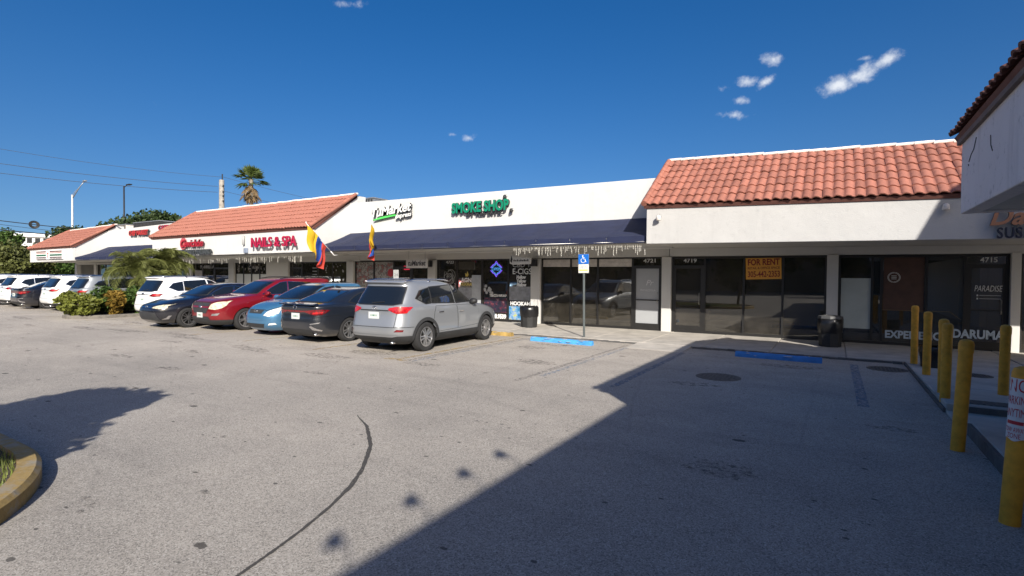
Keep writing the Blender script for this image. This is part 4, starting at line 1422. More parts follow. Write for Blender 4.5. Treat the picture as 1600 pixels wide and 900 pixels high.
LEAF_YEL = leaf_mat('yellow_green_leaf', (.135, .15, .028))
LEAF_ORG = leaf_mat('orange_leaf', (.19, .125, .025))
PALM_G = leaf_mat('palm_leaf', (.075, .105, .025))
PALM_OL = leaf_mat('island_palm_leaf', (.135, .15, .045))
PALM_DEAD = leaf_mat('dead_palm_leaf', (.22, .155, .085))
GRASS = leaf_mat('grass_blade', (.16, .19, .045))
BARK = paint('bark', (.13, .105, .08), .9, var=.35, scale=9, bump=.5, bscale=25)
PALM_BARK = paint('palm_bark', (.23, .20, .16), .9, var=.3, scale=12, bump=.5, bscale=30)
SOIL = paint('soil', (.09, .07, .05), .95, var=.4, scale=8, bump=.5, bscale=30)

def foliage(cx, cy, cz, rx, ry, rz, n, size, seed, clumps=26, spiky=1.0, flat_bottom=.0):
    """leaf-sized faces gathered in clumps through a crown's volume"""
    rg = random.Random(seed)
    mb = MB()
    cl = []
    for i in range(clumps):
        while True:
            p = Vector((rg.uniform(-1, 1), rg.uniform(-1, 1), rg.uniform(-1 + flat_bottom, 1)))
            if .2 < p.length < 1:
                break
        p = p * (.82 / max(p.length, .55) * rg.uniform(.62, 1.02)) if p.length > .3 else p
        cl.append((p, rg.uniform(.20, .40)))
    for i in range(n):
        p, r = cl[rg.randrange(clumps)]
        d = Vector((rg.gauss(0, 1), rg.gauss(0, 1), rg.gauss(0, 1)))
        d = d.normalized() * r * rg.random() ** .45
        q = p + d
        pos = Vector((cx + q.x * rx, cy + q.y * ry, cz + q.z * rz))
        ax = Vector((rg.gauss(0, 1) + q.x, rg.gauss(0, 1) + q.y, rg.gauss(0, .6) + .3)).normalized()
        sd = ax.cross(Vector((rg.gauss(0, 1), rg.gauss(0, 1), rg.gauss(0, 1)))).normalized()
        L = size * rg.uniform(.6, 1.4) * spiky
        w = size * rg.uniform(.28, .5)
        up = ax.cross(sd) * (w * .3)
        mb.add([pos - ax * L * .5, pos + sd * w + up, pos + ax * L * .5, pos - sd * w + up], ((0, 1, 2), (0, 2, 3)))
    return mb, cl

def tree(name, label, base, h, rx, ry, rz, n, size, mat, seed, trunk_r=.22, group=None, clumps=30, cat='tree', lean=(0, 0), cz=None):
    t = thing(name, label, cat, base, 0, group)
    rg = random.Random(seed)
    cz = h - rz if cz is None else cz
    mb, cl = foliage(lean[0], lean[1], cz, rx, ry, rz, n, size, seed, clumps)
    mb.build('crown', mat, t, fix=False)
    tk = MB()
    fork = Vector((lean[0] * .5, lean[1] * .5, max(cz - rz * .7, h * .25)))
    tk.tube([(0, 0, -.05), (lean[0] * .15 + rg.uniform(-.05, .05), lean[1] * .15, fork.z * .5), fork], [trunk_r * 1.25, trunk_r, trunk_r * .85], 9)
    for p, r in cl[:9]:
        e = Vector((lean[0] + p.x * rx, lean[1] + p.y * ry, cz + p.z * rz))
        mid_ = fork.lerp(e, .5) + Vector((0, 0, -.1 * rz))
        tk.tube([fork - Vector((0, 0, .1)), mid_, e], [trunk_r * .55, trunk_r * .33, trunk_r * .1], 6)
    tk.build('trunk', BARK, t, smooth=True)
    return t

tree('spreading_tree', 'wide dark evergreen tree rising behind the far shop roofs', (-68.6, 30.3, 0), 9.25, 7.6, 5.0, 3.7, 19000, .42, LEAF_DK, 21, .4, clumps=60)
tree('dark_tree', 'low dark tree between the pale street lamp and the wide evergreen', (-83, 28.5, 0), 7.9, 5.2, 4, 3.0, 8000, .42, LEAF_DK, 22, .3, clumps=40)
tree('round_tree', 'small round tree in front of the far white building', (-86, 22.5, 0), 7.6, 2.3, 2.2, 2.6, 3500, .34, LEAF_MID, 23, .2, clumps=24)
LT = [((-58, 16.0), 4.3, 2.6, LEAF_OL, 'olive green tree at the left edge, nearest the parked row'), ((-62, 18.2), 4.9, 3.0, LEAF_OL, 'broad olive tree left of the striped shop sign'),
      ((-61, 13.6), 3.6, 2.4, LEAF_MID, 'low green tree behind the farthest parked cars'), ((-67, 21.5), 5.0, 3.0, LEAF_OL, 'olive tree just left of the striped sign, under the tile eave'),
      ((-60, 20.8), 3.6, 2.6, LEAF_MID, 'green bushy tree seen under the far tiled eave'), ((-66, 15.5), 5.2, 3.2, LEAF_DK, 'dark tree at the left edge under the far white building'),
      ((-74, 24.5), 5.4, 3.4, LEAF_OL, 'olive tree below the round tree, behind the left shop roof'), ((-56.5, 22.6), 3.0, 2.0, LEAF_DK, 'dark shrub tree seen through the far open porch')]
for k, ((x, y), h, r, mt, lab) in enumerate(LT):
    tree('leafy_tree', lab, (x, y, 0), h, r, r, h * .45, 4200, .30, mt, 31 + k, .16, 'trees at the left end of the shops', clumps=34)

# trees across the street behind the photographer: the shop glass mirrors them
bk = MB()
for k in range(22):
    x_, y_ = -150 + k * 8.8, -31 - (k % 3) * 3.5
    f_, _ = foliage(x_, y_, 4.6 + (k % 2) * .9, 5.4, 3.4, 4.6, 1100, .95, 60 + k, 22)
    bk.add(f_.v, f_.f)
    bk.tube([(x_, y_, 0), (x_, y_, 4)], .3, 7)
stuff(bk.build('street_trees', LEAF_DK, fix=False))
bpy.data.objects['street_trees']['label'] = 'row of dark trees across the lot, mirrored in the shop glass'
wbk = MB().box(-150, 60, -48, -46, 0, 9.5)
tag(wbk.build('opposite_building', paint('tan_wall', (.20, .17, .14), .9)), 'long tan building across the lot, seen only in the glass', 'building')

# ---- tall fan palm
def fan_leaf(mb, base, d, L, rg, seg=11, droop=.25, mi=0):
    """a stalk with a folded fan of narrow blades"""
    d = d.normalized()
    side_ = d.cross(Vector((0, 0, 1)))
    side_ = side_.normalized() if side_.length > .05 else Vector((1, 0, 0))
    up = side_.cross(d).normalized()
    hub = base + d * L * .5 + Vector((0, 0, -droop * L * .15))
    mb.tube([base, hub], [.03, .018], 4, mi)
    for k in range(seg):
        a = (k / (seg - 1) - .5) * 2.5
        bd = (d * math.cos(a) + side_ * math.sin(a)).normalized()
        tip = hub + bd * L * .55 * rg.uniform(.8, 1.1) + Vector((0, 0, -droop * L * rg.uniform(.15, .5)))
        mid_ = hub.lerp(tip, .5) + up * .04 * L
        w = side_ * math.cos(a) - d * math.sin(a)
        w = w.normalized() * L * .05
        mb.add([hub, mid_ + w, tip, mid_ - w], ((0, 1, 2), (0, 2, 3)), mi)

fp = thing('fan_palm', 'tall fan palm with hanging dead fronds beside the utility pole', 'palm tree', (-56.9, 35.8, 0))
rg = random.Random(4)
top = Vector((0, 0, 12.6))
mb = MB()
for k in range(30):
    el = rg.uniform(-.35, 1.45)
    az = rg.uniform(0, 6.28)
    d = Vector((math.cos(az) * math.cos(el), math.sin(az) * math.cos(el), math.sin(el)))
    fan_leaf(mb, top + Vector((0, 0, rg.uniform(-.3, .2))), d, rg.uniform(1.5, 2.15), rg, droop=.35)
mb.build('crown', PALM_G, fp, fix=False)
mb = MB()
for k in range(20):
    az = rg.uniform(0, 6.28)
    el = rg.uniform(-1.5, -.75)
    d = Vector((math.cos(az) * math.cos(el), math.sin(az) * math.cos(el), math.sin(el)))
    fan_leaf(mb, top + Vector((0, 0, rg.uniform(-1.1, -.2))), d, rg.uniform(1.2, 1.9), rg, droop=.5)
mb.build('dead_fronds', PALM_DEAD, fp, fix=False)
MB().tube([(0.15, 0, 0), (.1, 0, 5), (0, 0, 10), (0, 0, 12.7)], [.28, .22, .2, .24], 10).build('trunk', PALM_BARK, fp, smooth=True)

# ---- island with feather palms and shrubs
def island(name, pts, kerb_w, h, kerb_mat, in_mat, label=None):
    n = len(pts)
    c = Vector((sum(p[0] for p in pts) / n, sum(p[1] for p in pts) / n))
    def inset(d):
        out = []
        for i in range(n):
            a, p, b = Vector(pts[i - 1]), Vector(pts[i]), Vector(pts[(i + 1) % n])
            e1, e2 = (p - a).normalized(), (b - p).normalized()
            nn = (Vector((-e1.y, e1.x)) + Vector((-e2.y, e2.x)))
            nn = nn / max(nn.length_squared / 2, .5)
            if nn.dot(c - p) < 0:
                nn = -nn
            out.append(p + nn * d)
        return out
    o0, o1, i1 = inset(0), inset(.02), inset(kerb_w)
    mb = MB()
    k = n
    mb.v = [(p.x, p.y, -.02) for p in o0] + [(p.x, p.y, h - .03) for p in o0] + [(p.x, p.y, h) for p in inset(.035)] + [(p.x, p.y, h) for p in i1] + [(p.x, p.y, -.02) for p in i1]
    for r in range(4):
        for i in range(n):
            mb.f.append([r * n + i, r * n + (i + 1) % n, (r + 1) * n + (i + 1) % n, (r + 1) * n + i]); mb.m.append(0)
    kb = struct(mb.build(name + '_kerb', kerb_mat, angle=40))
    mb2 = MB()
    ii = inset(kerb_w - .01)
    mb2.v = [(p.x, p.y, h - .05) for p in ii]
    mb2.f = [list(range(n))]; mb2.m = [0]
    bed = struct(mb2.build(name + '_bed', in_mat))
    return kb, bed

pts = [(-26.45, 13.7), (-26.45, 9.3)] + [(-25.4 + 1.05 * math.cos(a), 9.3 + 1.0 * math.sin(a)) for a in [math.pi + math.pi * k / 8 for k in range(1, 8)]] + [(-24.35, 9.3), (-24.35, 13.7)]
island('planter', pts, .16, .13, paint('planter_concrete', (.17, .155, .135), .9, var=.3, dirt=.7), SOIL)

def feather_palm(name, label, base, trunk_h, L, n, seed, mat, group):
    t = thing(name, label, 'palm tree', base, 0, group)
    rg = random.Random(seed)
    mb = MB()
    top = Vector((0, 0, trunk_h))
    for k in range(n):
        az = 6.283 * k / n * 2.4 + rg.uniform(-.3, .3)
        el = rg.uniform(-.2, 1.4)
        l = L * rg.uniform(.8, 1.15)
        pts_ = []
        h = Vector((math.cos(az), math.sin(az), 0))
        for j in range(9):
            u = j / 8
            ang = el - u * u * 1.75
            if j == 0:
                p = top.copy()
            else:
                p = p + (h * math.cos(ang) + Vector((0, 0, math.sin(ang)))) * l / 8
            pts_.append(p.copy())
        mb.tube(pts_, [.014] * 6 + [.008] * 3, 4)
        s_ = h.cross(Vector((0, 0, 1)))
        for j in range(6, 58):
            u = j / 58 * 8
            i0 = min(int(u), 7)
            q = pts_[i0].lerp(pts_[i0 + 1], u - i0)
            tg = (pts_[i0 + 1] - pts_[i0]).normalized()
            ll = l * .27 * math.sin(math.pi * (j / 58) ** .7) + .05
            for sg in (1, -1):
                d = (s_ * sg * .85 + tg * .55 + Vector((0, 0, rg.uniform(-.75, .15)))).normalized()
                w = tg * .008
                mb.add([q - w, q + d * ll * .5 + w * 1.4, q + d * ll + Vector((0, 0, -.04)), q + d * ll * .5 - w], ((0, 1, 2), (0, 2, 3)))
    mb.build('crown', mat, t, fix=False)
    MB().tube([(0, 0, -.1), (.03, 0, trunk_h * .5), (0, 0, trunk_h)], [.09, .075, .085], 8).build('trunk', PALM_BARK, t, smooth=True)
    return t
feather_palm('feather_palm', 'feathery palm on the planted island, nearer the camera', (-25.6, 10.85, .1), 1.9, 1.45, 38, 3, PALM_OL, 'palms on the island')
feather_palm('feather_palm', 'feathery palm at the back of the planted island, next to the restaurant', (-25.75, 12.05, .1), 2.15, 1.35, 36, 8, PALM_OL, 'palms on the island')
feather_palm('feather_palm', 'short feathery palm between the two taller island palms', (-25.0, 11.3, .1), 1.2, 1.2, 26, 9, PALM_OL, 'palms on the island')
SH = [((-25.9, 8.85), .62, .95, LEAF_YEL, 'yellow green shrub at the nose of the planted island'), ((-25.0, 8.75), .55, .85, LEAF_YEL, 'low yellow green shrub at the right of the island nose'),
      ((-25.5, 9.6), .70, 1.15, LEAF_MID, 'leafy green shrub in the middle of the planted island'), ((-24.85, 9.75), .33, 1.0, LEAF_ORG, 'orange leaved shrub on the planted island'),
      ((-24.9, 10.7), .62, 1.15, LEAF_MID, 'leafy green shrub on the island beside the white SUV'), ((-25.9, 10.3), .6, 1.0, LEAF_YEL, 'yellow green shrub on the far side of the island'),
      ((-26.0, 11.6), .6, 1.1, LEAF_MID, 'green shrub under the island palms'), ((-24.9, 11.8), .55, 1.0, LEAF_YEL, 'yellow green shrub at the back of the island beside the white SUV')]
for k, ((x, y), r, h, mt, lab) in enumerate(SH):
    t = thing('shrub', lab, 'shrub', (x, y, .09), 0, 'shrubs on the planted island')
    mb, cl = foliage(0, 0, h * .50, r * 1.25, r * 1.25, h * .52, 2300, .115, 80 + k, 34, spiky=1.5)
    mb.build('foliage', mt, t, fix=False)
    st = MB()
    for p, _ in cl[:7]:
        st.tube([(0, 0, -.03), (p.x * r * .5, p.y * r * .5, h * .3), (p.x * r, p.y * r, h * .52 + p.z * h * .4)], [.018, .012, .006], 5)
    st.build('stem', BARK, t)

# ---- grass island in the left foreground
cx, cy, rr_ = -6.5, -.56, 2.40
pts = [(-16, cy - rr_), (cx, cy - rr_)] + [(cx + rr_ * math.sin(a), cy - rr_ * math.cos(a)) for a in [math.pi * k / 60 for k in range(1, 60)]] + [(cx, cy + rr_), (-16, cy + rr_)]
island('grass_island', pts, .16, .14, kerb_yellow, SOIL)
gm = MB()
rg = random.Random(17)
for i in range(15000):
    x, y = rg.uniform(-10.2, -4.9), rg.uniform(-1.2, 1.66)
    if x > cx and math.hypot(x - cx, y - cy) > rr_ - .17:
        continue
    h = rg.uniform(.03, .11)
    a = rg.uniform(0, 6.28)
    dx, dy = math.cos(a), math.sin(a)
    l = rg.uniform(-.6, .6) * h
    k = rg.uniform(.5, 1)
    w = .005
    gm.add([(x - dy * w, y + dx * w*1, .095), (x + dy * w, y - dx * w, .095), (x + dx * l + dy * w * .3, y + dy * l - dx * w * .3, .10 + h)], ((0, 1, 2),))
go = stuff(gm.build('grass', GRASS, fix=False))
go['label'] = 'dry short grass on the kerbed island'
tree('island_tree', 'small tree on the grass island, just outside the left edge, casting the leafy shadow', (-5.15, -1.78, .1), 3.7, 1.35, 1.15, .95, 3800, .25, LEAF_MID, 5, .07, clumps=34, lean=(.45, .1), cz=2.62)

# ---- street furniture behind the shops
up_ = thing('utility_pole', 'pale concrete utility pole with insulators behind the tiled roof', 'utility pole', (-44.85, 25.55, 0))
MB().tube([(0, 0, 0), (0, 0, 9.85)], [.26, .2], 10).build('pole', paint('pole_concrete', (.30, .275, .24), .9, var=.35, scale=5, dirt=.6), up_, smooth=True)
MB().tube([(.1, 0, 9.7), (.1, 0, 10.35)], .05, 8).build('spike', blk_plastic, up_)
for z in (9.3, 8.8, 8.45, 8.0):
    MB().tube([(-.45, .1, z), (.45, -.1, z)], .035, 6).build('cross_pin', galv, up_)
    for s_ in (-1, 1):
        MB().lathe([(.03, -.08), (.085, -.05), (.05, 0), (.085, .05), (.03, .09)], 8, (s_ * .42, -s_ * .1, z)).build('insulator', blk_plastic, up_, smooth=True)

def cable(label, a, b, sag, r, mat=blk_plastic, ex=None):
    a, b = Vector(a), Vector(b)
    pts_ = []
    for k in range(25):
        u = k / 24
        p = a.lerp(b, u)
        p.z -= sag * 4 * u * (1 - u)
        pts_.append(p)
    m = MB().tube(pts_, r, 5)
    if ex is not None:
        u, R_ = ex
        c = a.lerp(b, u)
        c.z -= sag * 4 * u * (1 - u)
        d = (b - a).normalized()
        for q in (1, .8, .6):
            m.tube([c + d * (R_ * q * 1.1 * math.cos(t_ * .3927)) + Vector((0, 0, R_ * q * math.sin(t_ * .3927))) for t_ in range(17)], r * 1.1, 5, cap=False)
    o = tag(m.build('power_cable', mat), label, 'cable', 'overhead cables')
    return o
wire_grey = flat('wire', (.05, .055, .065), .6)
cable('topmost thin overhead wire running left from the utility pole', (-49.7, 10.86, 10.42), (-44.8, 25.56, 10.1), .25, .013, wire_grey)
cable('second overhead wire running left from the utility pole', (-49.65, 10.85, 9.36), (-45.1, 25.35, 9.3), .2, .017, wire_grey)
cable('third overhead wire running left from the utility pole', (-49.64, 10.84, 8.68), (-45.1, 25.34, 8.8), .2, .017, wire_grey)
cable('upper overhead wire running right from the utility pole behind the palm', (-44.7, 25.6, 10.1), (-42.7, 44.4, 8.8), .3, .014, wire_grey)
cable('lower overhead wire running right from the utility pole behind the palm', (-44.6, 25.6, 8.9), (-42.7, 44.4, 7.6), .3, .014, wire_grey)
cable('thick low cable with a coiled loop at the far left', (-83.1, 19.65, 7.95), (-76.6, 41.2, 6.95), .3, .05, blk_plastic, ex=(.20, .42))
cable('lowest thick cable at the far left, crossing the white building', (-83.1, 19.64, 6.86), (-76.6, 41.18, 5.95), .2, .06)
cable('thin slack cable under the coiled loop at the far left', (-83.1, 19.64, 7.55), (-76.6, 41.18, 6.6), .45, .025)
l1 = thing('street_lamp', 'pale street lamp with slanted arm behind the left shop roof', 'street lamp', (-86.6, 29.3, 0), 0, 'street lamps')
MB().tube([(0, 0, 0), (0, 0, 12.2)], [.16, .11], 8).build('pole', paint('pale_aluminium', (.62, .62, .60), .5, metal=.3), l1, smooth=True)
MB().tube([(0, 0, 11.7), (.9, .6, 13.4), (1.3, .85, 13.95)], [.07, .05, .05], 6).build('arm', galv, l1, smooth=True)
MB().tube([(0, 0, 12.2), (.85, .55, 13.3)], .03, 6).build('arm_brace', galv, l1)
MB().box(1.15, 1.9, .7, 1.0, 13.95, 14.12).build('lamp_head', galv, l1, bevel=.05)
l2 = thing('street_lamp', 'slim dark street lamp in front of the wide evergreen tree', 'street lamp', (-69.2, 28.2, 0), 0, 'street lamps')
MB().tube([(0, 0, 0), (0, 0, 11.75)], [.12, .08], 8).build('pole', blk_plastic, l2, smooth=True)
MB().tube([(0, 0, 11.6), (.35, .2, 11.9)], .05, 6).build('arm', blk_plastic, l2)
MB().box(.2, .95, .1, .45, 11.85, 11.97).build('lamp_head', blk_plastic, l2, bevel=.03)
fb_ = thing('far_building', 'far white building with a row of small arched openings at the left edge', 'building', (-165, 43, 0), R(72))
fm = MB().box(-14, 16, 0, 6, 0, 10.4)
fm.build('wall', paint('far_white', (.70, .70, .68), .9), fb_)
MB().box(-14.2, 16.2, -.5, 6.2, 10.41, 11.2).build('roof', paint('far_roof', (.78, .78, .78), .9), fb_)
for k in range(20):
    MB().box(-13.6 + k * 1.45, -12.7 + k * 1.45, -.05, .05, 8.9, 10.1).build('window', dark_void, fb_)
    MB().box(-13.6 + k * 1.45, -12.7 + k * 1.45, -.05, .05, 6.6, 8.0).build('window', dark_void, fb_)
for x0, x1, y0, y1, z1, mt, lab in ((-23.0, -21.5, 20.6, 21.6, 6.05, galv, 'louvred grey rooftop unit behind the tiled gable'), (-45.6, -41.7, 19.2, 20.6, 5.66, dark_void, 'low dark rooftop unit below the wide evergreen tree'), (-48.3, -46.8, 19.2, 20.2, 5.62, ridge_white, 'small pale rooftop unit at the left on the far roof')):
    t = thing('rooftop_unit', lab, 'rooftop unit', (x0, y0, 4.2), 0, 'rooftop units')
    MB().box(0, x1 - x0, 0, y1 - y0, 0, z1 - 4.2 - .06).build('cabinet', mt, t)
    MB().box(-.04, x1 - x0 + .04, -.04, y1 - y0 + .04, z1 - 4.2 - .058, z1 - 4.2).build('cover', galv, t)
    for k in range(7):
        MB().box(.05 + k * (x1 - x0) / 7.2, .05 + (k + .55) * (x1 - x0) / 7.2, -.03, -.004, .9, z1 - 4.3).build('louvre', dark_void, t)
# ------------------------------------------------------------------ awnings
def awning(name, label, x0, x1, pitch, ztop, zfront, zval, yb=PA, yf=14.42):
    t = thing(name, label, 'awning', ((x0 + x1) / 2, yb, zval))
    ox, oy, oz = (x0 + x1) / 2, yb, zval
    n = int(round((x1 - x0) / pitch))
    rg = random.Random(int(-x0))
    fm = MB()
    for k in range(n):
        a, b = x0 + (x1 - x0) * k / n, x0 + (x1 - x0) * (k + 1) / n
        mb = MB()
        m = 5
        rows = []
        for j in range(m + 1):
            u = j / m
            y = yb - .01 + (yf - yb + .01) * u
            z = ztop + (zfront - ztop) * u - .05 * math.sin(math.pi * u)
            rows.append([(a + .006 - ox, y - oy, z - oz), ((a + b) / 2 - ox, y - oy, z - .035 * math.sin(math.pi * u) - oz + rg.uniform(-.008, .008)), (b - .006 - ox, y - oy, z - oz)])
        for j in range(m):
            for i in range(2):
                mb.quad(rows[j][i], rows[j][i + 1], rows[j + 1][i + 1], rows[j + 1][i])
        w = rg.uniform(-.012, .012)
        mb.quad(rows[m][0], rows[m][1], (rows[m][1][0], yf - oy + w, zval - oz), (rows[m][0][0], yf - oy + .004, zval - oz))
        mb.quad(rows[m][1], rows[m][2], (rows[m][2][0], yf - oy + .004, zval - oz), (rows[m][1][0], yf - oy + w, zval - oz))
        mb.build('canvas_panel', navy, t, smooth=False, fix=False)
        fm.tube([(a - ox, yb - .02 - oy, ztop - .045 - oz), (a - ox, (yb + yf) / 2 - oy, (ztop + zfront) / 2 - .09 - oz), (a - ox, yf + .02 - oy, zfront - .05 - oz)], .018, 6)
        sm = MB().hexa([(a - .012 - ox, yb - .01 - oy, ztop + .002 - oz), (a + .012 - ox, yb - .01 - oy, ztop + .002 - oz), (a + .012 - ox, yf - oy, zfront + .002 - oz), (a - .012 - ox, yf - oy, zfront + .002 - oz),
                        (a - .012 - ox, yb - .01 - oy, ztop + .012 - oz), (a + .012 - ox, yb - .01 - oy, ztop + .012 - oz), (a + .012 - ox, yf - .01 - oy, zfront + .012 - oz), (a - .012 - ox, yf - .01 - oy, zfront + .012 - oz)])
        if k:
            seam = MB()
            for j in range(m):
                u0, u1 = j / m, (j + 1) / m
                f_ = lambda u: (yb - .01 + (yf - yb + .01) * u - oy, ztop + (zfront - ztop) * u - .05 * math.sin(math.pi * u) - oz + .004)
                (ya_, za_), (yb_, zb_) = f_(u0), f_(u1)
                seam.quad((a - .014 - ox, ya_, za_), (a + .014 - ox, ya_, za_), (a + .014 - ox, yb_, zb_), (a - .014 - ox, yb_, zb_))
            seam.build('seam', navy_seam, t, fix=False)
    fm.tube([(x0 - ox, yf + .02 - oy, zval + .03 - oz), (x1 - ox, yf + .02 - oy, zval + .03 - oz)], .02, 6)
    fm.tube([(x0 - ox, yf + .03 - oy, zfront - .05 - oz), (x1 - ox, yf + .03 - oy, zfront - .05 - oz)], .02, 6)
    fm.build('frame', alu, t, smooth=True)
    return t
awning('awning', 'long navy canvas awning over the smoke shop and market windows', -18.44, -4.47, 1.16, 3.645, 2.93, 2.745)
awning('awning', 'navy canvas awning on the far shops left of the restaurant', -42.3, -31.95, 1.15, 3.58, 2.80, 2.62)

# ------------------------------------------------------------------ fascia signs
def two(name, face, side_, emit=0):
    return [flat(name + '_face', face, .45), flat(name + '_side', side_, .5)]

def sign_text(parent, name, txt, x, y, z, size, face, side_m, depth=.07, width=None, **kw):
    """raised letters: dark returns with the coloured face in front, one object for each letter"""
    me = text_mesh(txt, size, depth=depth, **kw)
    xs_ = [v.co.x for v in me.vertices]
    k = width / (max(xs_) - min(xs_)) if width else 1
    bm = bmesh.new()
    bm.from_mesh(me)
    bmesh.ops.remove_doubles(bm, verts=bm.verts, dist=1e-5)
    bm.verts.ensure_lookup_table()
    seen = set()
    groups = []
    for v in bm.verts:
        if v.index in seen:
            continue
        st, g_ = [v], set()
        seen.add(v.index)
        while st:
            q = st.pop()
            g_.add(q.index)
            for e in q.link_edges:
                w = e.other_vert(q)
                if w.index not in seen:
                    seen.add(w.index)
                    st.append(w)
        groups.append(g_)
    bm.faces.ensure_lookup_table()
    outs = []
    for g_ in groups:
        mb = MB()
        mp = {}
        for i in g_:
            mp[i] = len(mb.v)
            c = bm.verts[i].co
            mb.v.append((c.x * k, c.y, c.z))
        for f in bm.faces:
            if f.verts[0].index in g_:
                mb.f.append([mp[v.index] for v in f.verts])
                mb.m.append(0 if f.normal.y < -.8 else 1)
        if not mb.f:
            continue
        o = mb.build(name, [face, side_m], parent, fix=False)
        o.location = (x, y, z)
        outs.append(o)
    bm.free()
    bpy.data.meshes.remove(me)
    return outs

dk = flat('letter_return', (.03, .035, .035), .5)
s = thing('shop_sign', 'green raised letters reading SMOKE SHOP on the white parapet', 'sign', (-12.64, PA, 4.15))
sign_text(s, 'letter', 'SMOKE SHOP', 0, -.13, .05, .53, flat('green_letter', (.004, .21, .115), .45), dk, .09, 2.60, bold=.022, space=1.02)
sign_text(s, 'small_letter', 'BY KEI BITE.', .66, -.10, -.095, .20, flat('grey_letter', (.035, .035, .035), .5), dk, .05, 1.62, bold=.006)
for dx_, dz_ in ((0.3, .2), (1.3, .2), (2.3, .2)):
    MB().box(dx_, dx_ + .04, -.085, -.002, dz_, dz_ + .04).build('stand_off', galv, s)
s = thing('shop_sign', 'white slanted letters reading TuMarket express over a green swoosh', 'sign', (-17.05, PA, 4.13))
s.rotation_euler = (0, R(-4.6), 0)
wl_ = flat('white_letter', (.82, .82, .80), .4)
sign_text(s, 'letter', 'TuMarket', .04, -.14, .12, .50, wl_, dk, .10, 2.27, bold=.012, shear=.25)
sign_text(s, 'small_letter', 'express', 1.45, -.13, -.10, .25, wl_, dk, .08, .88, bold=.006, shear=.25)
MB().prism([(.12, -.02), (1.40, .02), (1.42, .10), (.6, .075), (.16, .02)], -.14, -.06, 'y').build('swoosh', [flat('bright_green', (.10, .62, .12), .4)], s)
s = thing('shop_sign', 'crimson raised letters reading NAILS & SPA with hanging shadows', 'sign', (-22.45, FA, 2.98))
sign_text(s, 'letter', 'NAILS & SPA', 0, -.20, .02, .60, flat('crimson_letter', (.42, .012, .055), .4), flat('crimson_side', (.18, .006, .03), .5), .06, 3.18, bold=.010)
MB().box(.1, 3.1, -.145, -.12, .20, .24).build('mount_rail', galv, s)
MB().box(-.75, -.50, -.10, -.003, -.22, .0).build('power_box', paint('blue_grey_box', (.22, .26, .34), .6), s, bevel=.01)
MB().lathe([(.03, 0), (.06, .02), (.06, .42), (.0, .44)], 10, (-.78, -.08, .15)).build('conduit', grey_vinyl, s, smooth=True)
s = thing('shop_sign', 'red script restaurant sign over a dark letter strip, left of the nail shop', 'sign', (-29.3, FA, 2.72))
sign_text(s, 'letter', 'Cevichón', .62, -.12, .43, .50, flat('brick_red_letter', (.40, .015, .03), .4), flat('brick_red_side', (.10, .01, .015), .5), .07, 2.10, bold=.014, shear=.3)
mbx = MB().lathe([(.0, 0), (.30, 0), (.30, .05), (0, .05)], 24, (.80, -.085, .60), 'y')
mbx.build('logo_disc', flat('disc_red', (.45, .10, .11), .4), s)
sign_text(s, 'small_letter', 'RESTAURANTE PERUANO', .02, -.12, .04, .33, flat('slate_letter', (.055, .06, .065), .5), dk, .07, 3.45, bold=.012)
s = thing('shop_sign', 'small red channel letters on the far white parapet', 'sign', (-39.0, PA, 4.2))
sign_text(s, 'letter', 'CHEF MARKET', 0, -.13, .03, .42, flat('red_letter', (.45, .025, .02), .4), dk, .09, 2.55, bold=.022)
s = thing('shop_sign', 'clipped red sign letters just above the left end of the middle tile roof', 'sign', (-35.2, PA, 4.42))
sign_text(s, 'letter', 'CAFE', 0, -.13, .03, .36, flat('dark_red_letter', (.33, .02, .04), .4), dk, .09, 1.2, bold=.02)
s = thing('striped_sign', 'white panel with red, orange and green stripes on the far left fascia', 'sign', (-48.25, FA, 2.70))
MB().box(0, 4.5, -.08, -.003, 0, .62).build('panel', white_vinyl, s)
STR = [(.50, .57, (.13, .035, .02)), (.42, .455, (.50, .17, .12)), (.24, .34, (.008, .11, .05)), (.10, .165, (.07, .02, .02)), (.02, .055, (.10, .04, .04))]
for z0, z1, c_ in STR:
    for a, b in ((.05, 1.75), (2.45, 4.45)):
        MB().box(a, b, -.095, -.0805, z0, z1).build('stripe', flat('stripe_%d_%d' % (z0 * 100, a * 10), c_, .5), s)
lettering('mark', '7', .46, (1.96, -.085, .12), flat('mark_red', (.45, .06, .03), .5), s, depth=.01, bold=.01)
s = thing('shop_sign', 'shaded sushi sign with orange script half hidden by the corner building', 'sign', (2.70, FA, 2.60))
sign_text(s, 'script_letter', 'Daruma', -.04, -.11, .29, .48, flat('orange_letter', (.42, .19, .10), .4), flat('script_return', (.02, .02, .03), .5), .06, 1.45, bold=.012, shear=.3)
sign_text(s, 'letter', 'SUSHI BAR', .09, -.10, .02, .31, flat('navy_letter', (.015, .018, .04), .5), dk, .06, 1.15, bold=.004, space=1.15)

# fascia floodlights / cameras
for x, y, z, lab in ((-4.07, FA, 3.43, 'small white floodlight on the fascia under the left end of the near tile roof'), (1.98, FA, 3.35, 'small floodlight at the shadow edge on the near fascia'),
                     (-10.25, PA, 4.71, 'small dark floodlight above the SMOKE SHOP letters'), (-9.97, PA, 4.2, 'small dark floodlight right of the SMOKE SHOP letters')):
    t = thing('floodlight', lab, 'floodlight', (x, y, z), 0, 'small floodlights on the building')
    MB().lathe([(.05, 0), (.05, -.03), (.0, -.03)], 12, (0, 0, 0), 'y').build('base', galv, t, smooth=True)
    MB().tube([(0, -.02, 0), (0, -.10, -.02)], .015, 6).build('arm', galv, t)
    MB().lathe([(.02, .06), (.055, .03), (.07, -.08), (.06, -.085), (.0, -.06)], 12, (0, -.12, -.03)).build('lamp_head', ridge_white if x in (-4.07, 1.98) else blk_plastic, t, smooth=True)

